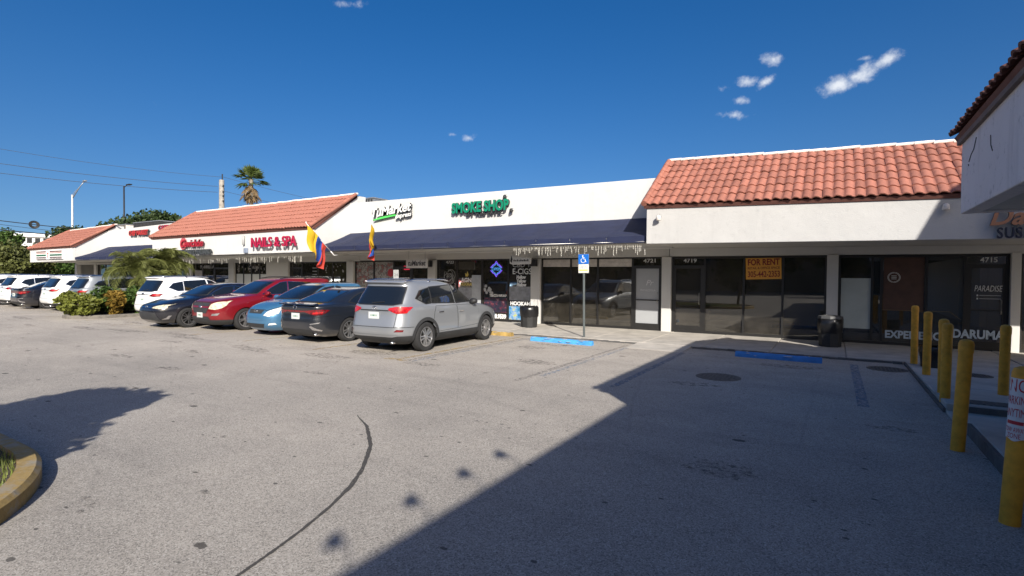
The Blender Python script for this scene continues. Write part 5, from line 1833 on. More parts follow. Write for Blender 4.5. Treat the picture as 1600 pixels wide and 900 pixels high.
# hanging blade signs
s = thing('hanging_sign', 'white tuMarket blade sign hanging under the awning', 'sign', (-13.82, 15.5, 2.07))
MB().box(-.54, .54, -.03, .03, 0, .35).build('board', paint('sign_board', (.55, .54, .50), .6), s, bevel=.012)
lettering('lettering', 'tuMarket', .27, (-.44, -.0315, .10), flat('board_ink', (.03, .03, .03), .6), s, bold=.008, shear=.2, width=.90)
for dx_ in (-.42, .42):
    MB().tube([(dx_, 0, .35), (dx_, 0, .68)], .008, 5).build('hanger', galv, s)
s = thing('hanging_sign', 'dark and white arrow shaped blade sign hanging beside the window lettering', 'sign', (-9.15, 15.5, 2.2))
MB().prism([(-.42, .02), (-.30, -.02), (.40, 0), (.42, .20), (-.20, .26), (-.42, .34)], -.03, .03, 'y').build('board', paint('sign_board_b', (.58, .57, .54), .6), s, bevel=.01)
MB().prism([(-.40, .10), (-.33, .04), (-.30, .16), (-.34, .29)], -.036, -.0305, 'y').build('emblem', blk_plastic, s)
for k in range(9):
    MB().box(-.26 + k * .068, -.215 + k * .068, -.036, -.0305, .09, .155 - .02 * (k % 2)).build('mark', blk_plastic, s)
for dx_ in (-.3, .3):
    MB().tube([(dx_, 0, .22), (dx_, 0, .54)], .008, 5).build('hanger', galv, s)
for x, lab in ((-14.3, 'small black speaker box on the column right of the market door'), (-9.35, 'small black speaker box on the column right of the smoke shop')):
    t = thing('wall_speaker', lab, 'speaker', (x, GL - .16, 2.28), 0, 'speakers on the columns')
    MB().box(-.13, .13, -.20, -.05, -.13, .13).build('cabinet', blk_plastic, t, bevel=.015)
    MB().box(-.03, .03, -.0495, -.002, -.03, .03).build('bracket', galv, t)

# icicle string lights
cream = flat('string_bulb', (.62, .60, .54), .5)
def icicles(label, x0, x1, y, z, seed, step=.06, mn=.05, mx_=.36):
    t = thing('icicle_lights', label, 'string lights', (x0, y, z))
    rg = random.Random(seed)
    MB().tube([(0, 0, 0), (x1 - x0, 0, 0)], .006, 5).build('cable', cream, t)
    x = .03
    m = MB()
    while x < x1 - x0:
        L = rg.choice((.10, .14, .18, .24, .30, .38)) * rg.uniform(.85, 1.1)
        L = min(max(L, mn), mx_ * 1.1)
        pts_ = [(x + rg.uniform(-.012, .012), rg.uniform(-.01, .01), -L * k / 5) for k in range(6)]
        m.tube(pts_, .0045, 4)
        k = .04
        while k < L:
            m.lathe([(.0, -.014), (.008, -.006), (.006, .01), (0, .012)], 5, (x + rg.uniform(-.01, .01), 0, -k))
            k += .055
        x += step * rg.uniform(.5, 1.6)
    stuff(m.build('strands', cream, t))
icicles('white icicle string lights hanging under the right half of the long awning', -8.85, -4.52, 14.50, 2.74, 3)
icicles('white icicle string lights hanging under the restaurant fascia', -31.5, -19.4, 14.53, 2.66, 4, .11)

# ------------------------------------------------------------------ window graphics, posters, papers
def sheet(name, x0, x1, z0, z1, mat, parent=None, y=GL - .012, th=.004, **kw):
    return MB().box(x0, x1, y - th, y, z0, z1).build(name, mat, parent)
num_m = flat('house_number_vinyl', (.62, .62, .60), .5)
for txt, x, z, par, w in (('4723', -13.62, 2.285, s23, .40), ('4721', -5.36, 2.27, s21, .40), ('4719', -4.07, 2.265, s19, .40), ('4715', 3.06, 2.215, s15, .32)):
    lettering('house_number', txt, .17, (x, GL - .013, z), num_m, par, width=w, bold=.003)

# 4721: roller blinds, frosted door monogram
for a, b in ((-9.09, -8.0), (-7.94, -6.98), (-6.92, -5.75)):
    for k in range(6):
        MB().box(a, b, GL - .016, GL - .008, 2.14 + k * .045, 2.178 + k * .045).build('blind_slat', ridge_white, s21)
ink_g = flat('door_ink', (.62, .62, .62), .5)
lettering('lettering', 'Pr', .26, (-5.28, GL - .013, 1.52), ink_g, s21, shear=.3)
lettering('lettering', 'PRIMAZZOLA', .085, (-5.46, GL - .013, 1.33), ink_g, s21, width=.50)
MB().box(-9.0, -5.8, 19.5, 20.0, .06, .95).build('counter', room_floor, mall)
for k in range(5):
    MB().box(-7.2, -5.9, 22.4, 22.7, .5 + k * .38, .53 + k * .38).build('shelf', frosted, mall)

# 4719: rent sign
rs = thing('rent_sign', 'orange FOR RENT sign with phone number in the empty shop window', 'sign', (-2.24, GL - .03, 1.74), 0)
rs.rotation_euler = (0, R(-1.5), 0)
MB().box(0, .95, -.008, 0, 0, .64).build('board', flat('rent_orange', (.72, .34, .045), .6), rs)
ri = flat('rent_ink', (.22, .02, .015), .6)
lettering('lettering', 'FOR RENT', .25, (.05, -.0095, .42), ri, rs, width=.85, bold=.008)
lettering('lettering', 'RETAIL & OFFICE SPACE', .09, (.05, -.0095, .30), ri, rs, width=.85, bold=.002)
lettering('lettering', '305-442-2353', .24, (.05, -.0095, .07), ri, rs, width=.85, bold=.006)

# 4715: paper sheet, brown panel, lettering
sheet('paper_sheet', .17, .85, .44, 1.80, paint('tracing_paper', (.46, .50, .47), .8, var=.1, scale=2), s15, y=GL - .008)
sheet('brown_panel', 1.12, 1.98, .95, 2.35, paint('brown_board', (.085, .042, .028), .6, var=.2), s15, y=GL - .008)
sheet('kick_panel', .16, 2.75, .12, .42, dark_wood, s15, y=GL + .04)
dar = flat('pale_blue_vinyl', (.42, .50, .58), .6)
lettering('lettering', 'EXPERIENCE', .27, (1.17, GL - .013, .24), dar, s15, width=1.28, bold=.010)
lettering('lettering', 'DARUMA', .29, (2.55, GL - .055, .34), dar, s15, width=.98, bold=.012)
lettering('lettering', 'PARADISE', .21, (2.95, GL - .055, 1.50), num_m, s15, width=.52, shear=.2)
for z in (1.40, 1.32):
    MB().box(3.0, 3.03, GL - .056, GL - .054, z - .02, z + .02).build('icon', num_m, s15)
    MB().box(3.05, 3.45, GL - .056, GL - .054, z - .008, z + .008).build('text_line', grey_vinyl, s15)
bd = MB()
for R_ in (.135, .115):
    bd.tube([(1.345 + R_ * math.cos(k * .3142), GL - .016, 1.83 + R_ * math.sin(k * .3142)) for k in range(21)], .006, 5, cap=False)
for z in (1.87, 1.83, 1.79):
    bd.box(1.29, 1.40, GL - .018, GL - .014, z - .008, z + .008)
bd.build('round_badge', num_m, s15)
dl = MB()
dl.tube([(1.1, GL - .014, .97), (2.1, GL - .014, .97), (2.5, GL - .014, .97), (2.72, GL - .014, .78)], .005, 5)
dl.build('pin_line', flat('gold_line', (.22, .17, .06), .5), s15)

# 4723: smoke shop window graphics
dk_panel = flat('dark_window_film', (.012, .012, .015), .35)
for a, b in ((-14.0, -13.06), (-11.77, -10.62), (-10.56, -9.60)):
    sheet('window_film', a, b, .13, 2.38, dk_panel, s23, y=GL + .02)
orn = MB()
rg = random.Random(2)
for k in range(11):
    a0 = rg.uniform(0, 6.28)
    R_ = rg.uniform(.10, .32)
    cx_, cz_ = -13.45 + rg.uniform(-.12, .12), 1.75 + rg.uniform(-.12, .12)
    orn.tube([(cx_ + R_ * (1 - .05 * j) * math.cos(a0 + j * .35), GL - .014, cz_ + R_ * (1 - .05 * j) * math.sin(a0 + j * .35)) for j in range(10)], .009, 4)
orn.build('octopus_drawing', grey_vinyl, s23)
gold = flat('gold_vinyl', (.55, .42, .10), .5)
lettering('lettering', 'AGNI', .22, (-12.84, GL - .013, 1.55), white_vinyl, s23, width=.58, bold=.008)
lettering('lettering', 'HOOKAH', .16, (-12.86, GL - .013, 1.40), gold, s23, width=.62, bold=.006)
MB().prism([(-12.62, 1.76), (-12.50, 1.76), (-12.47, 1.84), (-12.53, 1.97), (-12.56, 1.86), (-12.64, 1.90)], GL - .015, GL - .012, 'y').build('flame_mark', gold, s23)
gp = paint('grey_poster', (.26, .27, .29), .6, var=.35, scale=7)
sheet('poster', -12.98, -12.1, .40, 1.32, gp, s23)
sheet('poster', -12.30, -11.86, .40, 1.82, paint('pale_poster', (.40, .42, .44), .6, var=.2, scale=5), s23, y=GL - .018)
sheet('poster', -10.55, -9.62, .87, 1.40, gp, s23)
lettering('lettering', 'CBD Y', .24, (-10.42, GL - .013, 2.13), grey_vinyl, s23, width=.80, bold=.004)
lettering('lettering', 'E-CIGS', .30, (-10.42, GL - .013, 1.87), white_vinyl, s23, width=.82, bold=.004)
for k, tx in enumerate(('Mellow', 'Yellow', 'Mellow')):
    lettering('lettering', tx, .17, (-10.24 + .01 * k, GL - .013, 1.70 - k * .145), white_vinyl, s23, width=.42, bold=.010, shear=.15)
sheet('letter_strip', -10.55, -9.62, .66, .865, dk_panel, s23, y=GL - .010)
lettering('lettering', 'HOOKAH', .20, (-10.50, GL - .0155, .69), white_vinyl, s23, width=.86, bold=.010)
def colour_poster(name, cols, scale=5):
    m, nd, lk, b = nmat(name)
    tc = nd.new('ShaderNodeTexCoord')
    n1 = N(nd, lk, 'ShaderNodeTexNoise', Scale=scale, Detail=3.0, Roughness=.7, Vector=tc.outputs['Object'])
    rp = nd.new('ShaderNodeValToRGB')
    e = rp.color_ramp.elements
    while len(e) < len(cols):
        e.new(.5)
    for i, c_ in enumerate(cols):
        e[i].position = .3 + .4 * i / (len(cols) - 1)
        e[i].color = (*c_, 1)
    lk.new(n1.outputs['Fac'], rp.inputs[0])
    lk.new(rp.outputs[0], b.inputs['Base Color'])
    b.inputs['Roughness'].default_value = .5
    return m
sheet('poster', -10.55, -9.62, .14, .65, colour_poster('blue_poster', [(.03, .06, .25), (.05, .25, .45), (.25, .35, .55), (.45, .5, .1), (.35, .05, .25)], 4), s23)
sheet('poster', -11.70, -10.66, .38, .95, colour_poster('red_poster', [(.01, .01, .015), (.015, .015, .03), (.02, .02, .04), (.12, .015, .03), (.22, .22, .23)], 7), s23)
lettering('lettering', 'TOBACCO & VAPE SHOP', .13, (-11.45, GL - .013, .99), white_vinyl, s23, width=.78, bold=.006)
lettering('lettering', '305.328.9539', .22, (-11.72, GL - .013, .16), white_vinyl, s23, width=1.04, bold=.014)
cl_ = MB()
rg = random.Random(9)
for k in range(9):
    cl_.lathe([(.0, 0), (.06, 0), (.06, .003), (0, .003)], 10, (-11.58 + rg.uniform(-.1, .28), GL - .014 - k * .0005, 1.22 + rg.uniform(-.12, .22)), 'y')
cl_.build('smoke_drawing', grey_vinyl, s23)
ns = thing('neon_sign', 'purple and blue diamond neon OPEN sign in the smoke shop window', 'sign', (-11.14, GL - .03, 2.06))
pur = flat('purple_neon', (.20, .08, .85), .4, emit=.9)
cyn = flat('cyan_neon', (.08, .35, .75), .4, emit=.55)
for k, (w_, h_) in enumerate(((.26, .30), (.20, .235))):
    for sg in (1, -1):
        MB().tube([(-w_, 0, sg * .05), (-w_ * .55, 0, sg * h_ * .55), (-w_ * .3, 0, sg * h_ * .62), (0, 0, sg * h_), (w_ * .3, 0, sg * h_ * .62), (w_ * .55, 0, sg * h_ * .55), (w_, 0, sg * .05)], .012, 6).build('tube', pur if k == 0 else cyn, ns, smooth=True)
lettering('lettering', 'OPEN', .16, (-.215, -.005, -.055), cyn, ns, width=.43, depth=.01)

# market window graphics
mk = colour_poster('market_decal', [(.30, .05, .05), (.12, .16, .14), (.45, .40, .36), (.10, .12, .12), (.38, .10, .08), (.10, .20, .18)], 5)
sheet('window_decal', -18.88, -17.78, .15, 2.38, mk, stm, y=GL - .008)
sheet('window_decal', -17.70, -16.56, 1.45, 2.38, mk, stm, y=GL - .008)
sheet('window_decal', -17.70, -16.56, .15, .95, mk, stm, y=GL - .008)
MB().lathe([(.0, 0), (.19, 0), (.19, .004), (0, .004)], 8, (-16.72, GL - .016, 1.90), 'y').build('red_badge', flat('badge_red', (.45, .03, .04), .5), stm)
sheet('red_lamp', -15.93, -15.6, 2.03, 2.20, flat('red_light', (.75, .03, .07), .5, emit=.5), stm, y=GL - .02)
sheet('poster', -15.35, -14.6, 1.05, 1.38, colour_poster('beer_poster', [(.5, .5, .45), (.45, .06, .04), (.6, .6, .58)], 5), stm)
ap = thing('notice_post', 'pale accessible parking notice post standing behind the silver SUV roof', 'sign', (-14.6, 15.2, .05))
MB().tube([(0, 0, 0), (0, 0, 1.85)], .025, 8).build('post', galv, ap, smooth=True)
MB().box(-.14, .14, -.03, -.026, 1.45, 1.95).build('panel', paint('notice_panel', (.42, .43, .42), .5), ap, bevel=.004)
lettering('lettering', '24', .16, (-.10, -.0315, 1.70), flat('notice_ink', (.12, .12, .12), .6), ap, width=.2)

# restaurant and nail shop windows
for a, b in ((-28.47, -27.82), (-27.74, -27.08), (-27.0, -26.34), (-26.26, -25.6)):
    sheet('privacy_film', a, b, .16, 1.80, paper, sc2, y=GL - .008)
lettering('lettering', 'Cevichón', .26, (-27.35, GL - .014, 2.08), grey_vinyl, sc2, width=1.0, shear=.3, bold=.006)
fl = MB()
rg = random.Random(12)
for k in range(30):
    fl.lathe([(.0, 0), (rg.uniform(.03, .08), 0), (.03, .003), (0, .003)], 7, (rg.uniform(-28.4, -25.7), GL - .013, rg.uniform(1.88, 2.32)), 'y')
fl.build('flower_decal', paint('decal_pale', (.30, .27, .25), .6), sc2)
lettering('lettering', 'PARRILLA', .24, (-32.2, GL - .014, 2.12), grey_vinyl, sc1, width=1.5, bold=.006)
sheet('poster', -32.8, -31.95, .3, 2.0, paint('menu_board', (.30, .28, .27), .6, var=.3), sc1)
sheet('poster', -29.6, -29.2, .9, 1.5, white_vinyl, sc1)
for k in range(4):
    sheet('text_line', -22.0, -21.68, 2.1 - k * .16, 2.14 - k * .16, grey_vinyl, sn)
fl = MB()
for k in range(12):
    fl.lathe([(.0, 0), (rg.uniform(.02, .06), 0), (.03, .003), (0, .003)], 7, (rg.uniform(-21.4, -19.6), GL - .013, rg.uniform(1.9, 2.3)), 'y')
fl.build('flower_decal', paint('decal_pale_b', (.35, .33, .33), .6), sn)

# ------------------------------------------------------------------ flags
def flag(label, base, tip, drop, furl, seed):
    t = thing('flag', label, 'flag', base)
    b, p = Vector((0, 0, 0)), Vector(tip) - Vector(base)
    MB().tube([b, p], [.016, .013], 8).build('pole', flat('pole_white_%d' % seed, (.72, .72, .70), .4), t, smooth=True)
    MB().tube([b + Vector((0, .25, -.05)), b + Vector((0, .05, -.06)), b, b + p * .08], .022, 8).build('bracket', white_vinyl, t, smooth=True)
    MB().lathe([(.0, .0), (.028, .03), (.0, .07)], 8, tuple(p)).build('finial', white_vinyl, t, smooth=True)
    mb = MB()
    nu, nv = 28, 18
    rg = random.Random(seed)
    ph = rg.uniform(0, 6)
    start = p * .95
    end = p * .22
    for i in range(nu + 1):
        u = i / nu
        a = start.lerp(end, u)
        for j in range(nv + 1):
            v = j / nv
            k_ = v * furl
            # cloth gathers towards the middle of the hoist as it falls, with folds
            c = start.lerp(end, .45)
            q = a.lerp(Vector((c.x, c.y, a.z)), k_)
            q = q + Vector((.075 * math.sin(u * 19 + ph + v * 3) * v ** .4 + .05 * math.sin(v * 7 + u * 4), .13 * math.sin(u * 15 + ph + v) * v ** .4, 0))
            q.z -= v * drop * (1 - .12 * u)
            mb.v.append(tuple(q))
    for i in range(nu):
        for j in range(nv):
            u = (i + .5) / nu
            mb.f.append([i * (nv + 1) + j, (i + 1) * (nv + 1) + j, (i + 1) * (nv + 1) + j + 1, i * (nv + 1) + j + 1])
            mb.m.append(0 if u < .5 else (1 if u < .76 else 2))
    mb.build('cloth', [FY, FB, FR], t, smooth=True, fix=False)
    return t
def cloth_mat(name, rgb):
    m = flat(name, rgb, .8)
    nd, lk = m.node_tree.nodes, m.node_tree.links
    tr = N(nd, lk, 'ShaderNodeBsdfTranslucent', Color=(*rgb, 1))
    mx = nd.new('ShaderNodeMixShader')
    mx.inputs[0].default_value = .3
    lk.new(nd['Principled BSDF'].outputs[0], mx.inputs[1])
    lk.new(tr.outputs[0], mx.inputs[2])
    lk.new(mx.outputs[0], nd['Material Output'].inputs['Surface'])
    return m
FY, FB, FR = cloth_mat('flag_yellow', (.72, .45, .02)), cloth_mat('flag_blue', (.02, .08, .36)), cloth_mat('flag_red', (.58, .06, .04))
flag('yellow, blue and red flag drooping open beside the nail shop sign', (-17.15, 14.25, 2.63), (-17.35, 13.15, 3.76), 1.0, .5, 5)
flag('furled yellow, blue and red flag hanging over the awning under the market sign', (-15.05, 14.25, 2.75), (-14.1, 13.45, 3.66), .75, .85, 6)

# ------------------------------------------------------------------ accessible parking sign
a = thing('parking_sign', 'blue and white accessible parking sign on a leaning grey post by the wheel stop', 'sign', (-6.08, 13.92, .02))
MB().box(-.028, .028, -.02, .02, 0, 2.36).build('post', paint('painted_post', (.10, .115, .115), .6, var=.3, dirt=.4), a, bevel=.006)
MB().box(-.16, .16, -.034, -.022, 2.12, 2.40).build('blue_panel', flat('sign_blue', (.012, .13, .50), .35), a, bevel=.004)
MB().box(-.155, .155, -.034, -.022, 1.87, 2.115).build('permit_panel', paint('sign_cream', (.74, .72, .62), .5, var=.08), a, bevel=.004)
for k, (w_, z) in enumerate(((.2, 2.065), (.24, 2.03), (.22, 1.995))):
    lettering('lettering', ('PARKING BY', 'DISABLED PERMIT', 'ONLY')[k], .045, (-w_ / 2, -.0345, z - .012), flat('sign_ink_%d' % k, (.10, .16, .30), .5), a, width=w_)
MB().box(-.13, .13, -.0360, -.0345, 1.93, 1.965).build('fine_strip', flat('fine_yellow', (.65, .48, .08), .5), a)
wc = MB()
wc.lathe([(.0, 0), (.020, 0), (.020, .003), (0, .003)], 10, (-.02, -.0375, 2.355), 'y')
wc.tube([(-.02, -.0375, 2.335), (-.012, -.0375, 2.265), (.045, -.0375, 2.262), (.068, -.0375, 2.19), (.09, -.0375, 2.185)], .011, 5)
wc.tube([(-.018, -.0375, 2.305), (.04, -.0375, 2.302)], .008, 5)
wc.tube([(-.01 + .066 * math.cos(t_), -.0375, 2.225 + .066 * math.sin(t_)) for t_ in [R(130 + 205 * k / 14) for k in range(15)]], .009, 5)
wc.build('wheelchair_symbol', white_vinyl, a)
MB().box(-.165, .165, -.0215, -.019, 1.86, 2.41).build('backing', galv, a)
a.rotation_euler = (0, R(-.8), 0)

# ------------------------------------------------------------------ wheel stops
blue_chip = paint('chipped_concrete', (.62, .62, .60), .9, var=.2)
def wheel_stop(label, x, y, rz, mat, L=1.78, chips=0, seed=0):
    t = thing('wheel_stop', label, 'wheel stop', (x, y, 0), rz, 'wheel stops')
    prof = [(-.085, .0), (-.075, .07), (-.05, .115), (.05, .115), (.075, .07), (.085, .0)]
    mb = MB()
    rg = random.Random(seed)
    n = 14
    for i in range(n + 1):
        for (py, pz) in prof:
            mb.v.append((-L / 2 + L * i / n, py + rg.uniform(-.004, .004), pz + (rg.uniform(-.006, .003) if pz > 0 else .001)))
    k = len(prof)
    for i in range(n):
        for j in range(k - 1):
            mb.f.append([i * k + j, i * k + j + 1, (i + 1) * k + j + 1, (i + 1) * k + j]); mb.m.append(0)
    mb.f.append(list(range(k))); mb.m.append(0)
    mb.f.append([n * k + j for j in range(k)][::-1]); mb.m.append(0)
    mb.build('block', mat, t, bevel=.006)
    for q in range(chips):
        x_ = rg.uniform(-L / 2 + .05, L / 2 - .05)
        y_, z_ = rg.choice(((-.066, .09), (-.02, .114), (.03, .114), (-.083, .05)))
        c = MB().lathe([(.0, -.004), (rg.uniform(.02, .06), 0), (.0, .004)], 7, (x_, y_ - .002, z_ + .001))
        c.v = [((v[0] - x_) * 1.6 + x_, v[1], v[2]) for v in c.v]
        c.build('chip', blue_chip, t)
    for dx_ in (-L * .36, L * .36):
        MB().lathe([(.0, .0), (.016, .0), (.016, .012), (.0, .016)], 8, (dx_, 0, .112)).build('anchor_pin', galv, t)
    return t
blue_bright = paint('bright_blue_paint', (.07, .33, .70), .65, var=.25, scale=7, bump=.2, bscale=20, dirt=.35)
wheel_stop('chipped light blue wheel stop in the sun in front of the accessible parking sign', -6.2, 12.68, R(-1), blue_bright, 1.82, 15, 1)
wheel_stop('blue wheel stop lying in the shade in front of the empty shop', -1.03, 12.82, R(-2), blue_stop, 1.70, 4, 2)
wheel_stop('worn yellow wheel stop at the front of the silver SUV', -8.95, 13.25, R(0), yellow_worn, 1.75, 5, 3)

# ------------------------------------------------------------------ bollards
def bollard(label, x, y, z, h, lean=(0, 0), r=.061):
    t = thing('bollard', label, 'bollard', (x, y, z), 0, 'yellow bollards by the corner building')
    t.rotation_euler = (R(lean[1]), R(lean[0]), random.uniform(0, 6) * 0)
    MB().lathe([(r * 1.02, -.05), (r, .02), (r, h - .12)], 20).build('pipe', yellow, t, angle=40)
    MB().lathe([(r * 1.07, h - .13), (r * 1.07, h - .045), (r * .9, h - .012), (r * .4, h + .004), (.0, h + .006)], 20).build('cap', yellow, t, angle=40)
    return t
bollard('yellow bollard farthest back in the row, nearest the sushi window', 1.42, 13.40, .05, 1.19)
bollard('second yellow bollard from the sushi window along the kerb', 1.43, 11.80, .07, 1.13, (.3, 0))
bollard('third yellow bollard from the sushi window, half hidden behind the next one', 1.385, 9.85, .10, 1.09)
bollard('fourth yellow bollard from the sushi window, standing at the slab corner', 1.35, 9.40, .0, 1.16, (.6, 0))
bollard('leaning yellow bollard standing on the asphalt, second nearest the camera', 1.12, 7.02, 0, 1.15, (2.6, 0))
nb = bollard('nearest leaning yellow bollard carrying a red and white notice', 1.115, 5.10, 0, 1.14, (2.8, 0))
bollard('lone yellow bollard on the pavement to the right of the row', 2.12, 10.2, .1, 1.02, (.8, 0))
bollard('yellow bollard at the right edge, largely hidden behind the notice', 1.78, 6.6, .15, 1.0, (1.5, 0))
nt_ = thing('parking_notice', 'torn red and white parking notice taped round the nearest bollard', 'notice', (1.148, 5.10, .62))
nt_.rotation_euler = (0, R(2.8), 0)
pm = MB()
for i in range(9):
    a0, a1 = R(170 + i * 14), R(170 + (i + 1) * 14)
    r_ = .068
    pm.quad((r_ * math.cos(a0), r_ * math.sin(a0), 0.01 * math.sin(i)), (r_ * math.cos(a1), r_ * math.sin(a1), .01 * math.sin(i + 1)), (r_ * math.cos(a1), r_ * math.sin(a1), .44), (r_ * math.cos(a0), r_ * math.sin(a0), .44))
pm.build('paper', paint('notice_paper', (.70, .68, .66), .7, var=.08), nt_, smooth=True, fix=False)
red_ink = flat('notice_red', (.50, .03, .04), .6)
def wrap_text(txt, size, z, width, a_mid=R(232)):
    me = text_mesh(txt, size, width=width)
    r_ = .0692
    for v in me.vertices:
        a_ = a_mid + (v.co.x - width / 2) / r_
        v.co = Vector((r_ * math.cos(a_), r_ * math.sin(a_), v.co.z + z))
    me.materials.clear()
    me.materials.append(red_ink)
    obj('lettering', me, nt_)
wrap_text('NO', .13, .345, .11)
wrap_text('PARKING', .085, .255, .145)
wrap_text('ANYTIME', .085, .165, .145)
bmb = MB()
for i in range(5):
    a0, a1 = R(190 + i * 17), R(190 + (i + 1) * 17)
    bmb.quad((.0692 * math.cos(a0), .0692 * math.sin(a0), .11), (.0692 * math.cos(a1), .0692 * math.sin(a1), .11), (.0692 * math.cos(a1), .0692 * math.sin(a1), .135), (.0692 * math.cos(a0), .0692 * math.sin(a0), .135))
bmb.build('arrow_bar', red_ink, nt_, fix=False)
wrap_text('TOW AWAY', .05, .055, .13)
wrap_text('ZONE', .05, .012, .08)

# ------------------------------------------------------------------ bins
bag = paint('bin_bag', (.012, .012, .013), .28, var=.3, bump=.8, bscale=9)
def bin_can(label, x, y, z, r, h, n=8, lid=True, seed=0):
    t = thing('litter_bin', label, 'bin', (x, y, z), 0, 'litter bins')
    MB().lathe([(r * .88, 0), (r * .92, .02), (r, h * .62), (r, h * .66)], n).build('body', paint('bin_body_%d' % seed, (.02, .02, .02), .7, var=.3, bump=.3), t)
    mb = MB()
    rg = random.Random(seed)
    m = 28
    prof = [(r * 1.01, h * .45), (r * 1.07, h * .60), (r * 1.08, h * .72), (r * 1.06, h * .86), (r * .9, h * .90)]
    for (rr__, hh) in prof:
        for j in range(m):
            a_ = 2 * math.pi * j / m
            q = rr__ * (1 + .035 * math.sin(j * 2.3 + hh * 9) + rg.uniform(-.015, .015))
            mb.v.append((q * math.cos(a_), q * math.sin(a_), hh + rg.uniform(-.02, .02)))
    for i in range(len(prof) - 1):
        for j in range(m):
            mb.f.append([i * m + j, i * m + (j + 1) % m, (i + 1) * m + (j + 1) % m, (i + 1) * m + j]); mb.m.append(0)
    mb.build('bag', bag, t, smooth=True)
    if lid:
        MB().lathe([(r * 1.02, h * .88), (r * 1.05, h * .90), (r * 1.02, h * .97), (r * .55, h), (r * .5, h * .985), (0, h * .95)], n).build('lid', paint('bin_lid_%d' % seed, (.10, .10, .10), .6, var=.2), t)
    return t
bin_can('dark octagonal litter bin with a grey rim against the column by the empty shop', -.06, 15.7, .05, .27, .80, 8, True, 1)
bin_can('black litter bin stuffed with a shiny bag beside the smoke shop window', -8.86, 15.62, .05, .30, .80, 10, False, 2)
bin_can('squat black bin half hidden behind the back bollards', 1.66, 13.05, .06, .19, .45, 10, False, 3)

# ------------------------------------------------------------------ marks on the ground
def mark_mat(name, rgb, cover=.5, scale=5):
    m, nd, lk, b = nmat(name)
    tc = nd.new('ShaderNodeTexCoord')
    n1 = N(nd, lk, 'ShaderNodeTexNoise', Scale=scale, Detail=8.0, Roughness=.75, Vector=tc.outputs['Object'])
    b.inputs['Base Color'].default_value = (*rgb, 1)
    b.inputs['Roughness'].default_value = .85
    lk.new(ramp(nd, lk, n1.outputs['Fac'], [(cover - .08, 0), (cover + .12, 1)]), b.inputs['Alpha'])
    return m
faded_y = mark_mat('faded_yellow_line', (.50, .36, .14), .52, 8)
faded_b = mark_mat('faded_blue_line', (.22, .30, .40), .55, 12)
blue_line = mark_mat('blue_line', (.15, .22, .32), .52, 14)
grey_line = mark_mat('blacked_out_line', (.24, .22, .20), .54, 12)
def line(name, x0, x1, y0, y1, mat, z=.004):
    o = MB().quad((x0, y0, z), (x1, y0, z), (x1, y1, z), (x0, y1, z)).build(name, mat)
    return struct(o)
for x in (-10.45, -13.25, -15.85, -18.2, -20.9, -23.7, -27.0, -29.7, -32.4, -35.1):
    line('bay_line', x - .05, x + .05, 8.1, 13.4, faded_y)
line('bay_line', -7.86, -7.74, 8.1, 13.3, faded_y)
line('bay_line', -7.60, -7.46, 8.15, 13.0, grey_line)
line('bay_line', -7.42, -7.32, 8.15, 13.2, faded_b, .006)
line('bay_line', -4.46, -4.34, 8.2, 13.2, faded_b)
line('bay_line', -4.62, -4.50, 7.6, 13.2, grey_line)
line('bay_line', -3.06, -2.94, 8.0, 12.7, blue_line)
line('bay_line', .31, .45, 8.7, 12.95, blue_line)
line('bay_line', -8.1, -7.55, 8.05, 8.2, faded_y, .006)
tar = mark_mat('tar_streak', (.06, .055, .05), .38, 40)
tp = [(-5.10, 4.62), (-4.99, 4.54), (-4.62, 4.33), (-4.32, 4.08), (-4.05, 3.85), (-3.85, 3.62), (-3.60, 3.32), (-3.39, 3.0), (-3.22, 2.65), (-3.08, 2.29), (-2.99, 2.0), (-2.92, 1.74), (-2.84, 1.45)]
wd = [.003, .008, .018, .022, .024, .023, .021, .019, .016, .014, .012, .012, .011]
tv = MB()
fine = []
for i in range(len(tp) - 1):
    for k in range(8):
        u = k / 8
        fine.append((tp[i][0] + (tp[i + 1][0] - tp[i][0]) * u, tp[i][1] + (tp[i + 1][1] - tp[i][1]) * u, wd[i] + (wd[i + 1] - wd[i]) * u))
rg = random.Random(8)
prev = None
for i in range(1, len(fine) - 1):
    d = Vector((fine[i + 1][0] - fine[i - 1][0], fine[i + 1][1] - fine[i - 1][1])).normalized()
    w = fine[i][2] * rg.uniform(.72, 1.2)
    l_ = (fine[i][0] - d.y * w, fine[i][1] + d.x * w, .004)
    r_ = (fine[i][0] + d.y * w * rg.uniform(.8, 1.2), fine[i][1] - d.x * w, .004)
    if prev:
        tv.quad(prev[0], prev[1], r_, l_)
    prev = (l_, r_)
struct(tv.build('tar_streak', tar, fix=False))
stain = mark_mat('oil_stain', (.15, .135, .12), .56, 12)
def blot(x, y, rx, ry, z=.004, mat=stain, seed=0, ang=0):
    rg = random.Random(seed)
    mb = MB()
    n = 18
    mb.v.append((x, y, z))
    for k in range(n):
        a_ = 2 * math.pi * k / n
        q = rg.uniform(.6, 1.1)
        u, v = rx * q * math.cos(a_), ry * q * math.sin(a_)
        mb.v.append((x + u * math.cos(ang) - v * math.sin(ang), y + u * math.sin(ang) + v * math.cos(ang), z))
    for k in range(n):
        mb.f.append([0, 1 + k, 1 + (k + 1) % n]); mb.m.append(0)
    struct(mb.build('oil_stain', mat, fix=False))
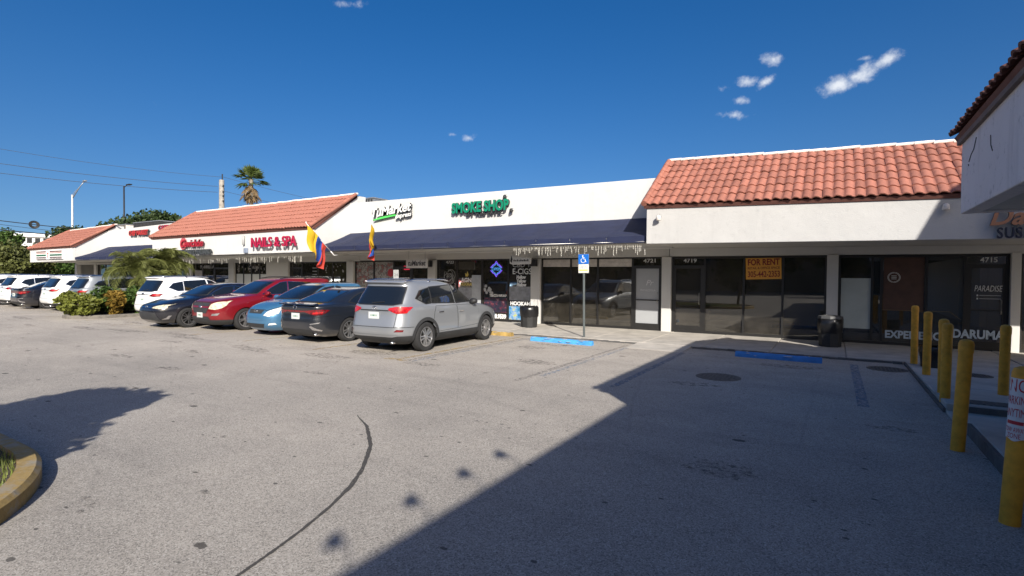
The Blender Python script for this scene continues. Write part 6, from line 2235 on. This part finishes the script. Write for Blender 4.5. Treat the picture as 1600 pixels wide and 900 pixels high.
for k, (x, y, rx, ry) in enumerate(((-11.8, 7.4, 1.1, .25), (-15.2, 7.7, .9, .2), (-18.5, 7.6, 1.2, .22), (-9.0, 8.6, .7, .35), (-21.5, 9.0, 1.0, .2), (-27, 7.5, 1.6, .25), (-5.2, 9.5, .6, .3), (-10.5, 5.0, .4, .12), (-13.0, 5.2, .5, .12), (-7.0, 8.0, .5, .2), (-6.1, 12.2, .75, .22), (-6.4, 11.4, .5, .3), (-4.85, 1.72, .16, .05), (-4.7, 1.62, .05, .03), (-.9, 5.1, .35, .25), (-.75, 11.9, .8, .25), (-9.5, 7.6, .9, .3), (-16.2, 8.0, 1.0, .2), (-20.5, 7.2, 1.3, .22), (-23, 6.6, .8, .12), (-12.5, 6.4, .5, .14), (-2.0, 9.0, .5, .18), (.6, 7.6, .3, .12), (-7.9, 6.2, .35, .1), (-3.6, 5.2, .1, .05), (-5.6, 3.2, .07, .04), (-4.3, 2.3, .08, .035), (-14.6, 7.0, .6, .15))):
    blot(x, y, rx, ry, seed=k + 3, ang=R((k * 37) % 20 - 10))
iron = paint('cast_iron', (.13, .12, .11), .7, metal=.3, var=.35, scale=20, bump=.5, bscale=40, dirt=.4)
for x, y, r, z, lab in ((.92, 12.66, .34, 0, 'round manhole cover in the shade by the bollards'), (-1.73, 9.9, .38, 0, 'round manhole cover in the middle of the shaded bay'), (2.17, 12.2, .24, .078, 'small round cover in the shaded pavement')):
    t = thing('manhole_cover', lab, 'manhole', (x, y, z), 0, 'manhole covers')
    MB().lathe([(r, .001), (r, .006), (r * .9, .007), (r * .9, .004)], 28).build('ring', iron, t)
    mb = MB().lathe([(r * .88, .001), (r * .88, .0065), (.0, .0075)], 28)
    mb.build('lid', iron, t)
    sd = MB()
    for i in range(-4, 5):
        for j in range(-4, 5):
            if math.hypot(i, j) < 4.3:
                sd.box(i * r * .18 - r * .05, i * r * .18 + r * .05, j * r * .18 - r * .02, j * r * .18 + r * .02, .006, .0105)
    stuff(sd.build('tread', iron, t))
t = thing('drain_grate', 'rectangular drain grate in the pavement beside the slab step', 'drain', (1.95, 9.25, .121), 0)
MB().box(-.42, .42, -.16, .16, -.02, .003).build('frame', iron, t)
for k in range(12):
    MB().box(-.38 + k * .065, -.345 + k * .065, -.13, .13, .0035, .009).build('bar', iron, t)
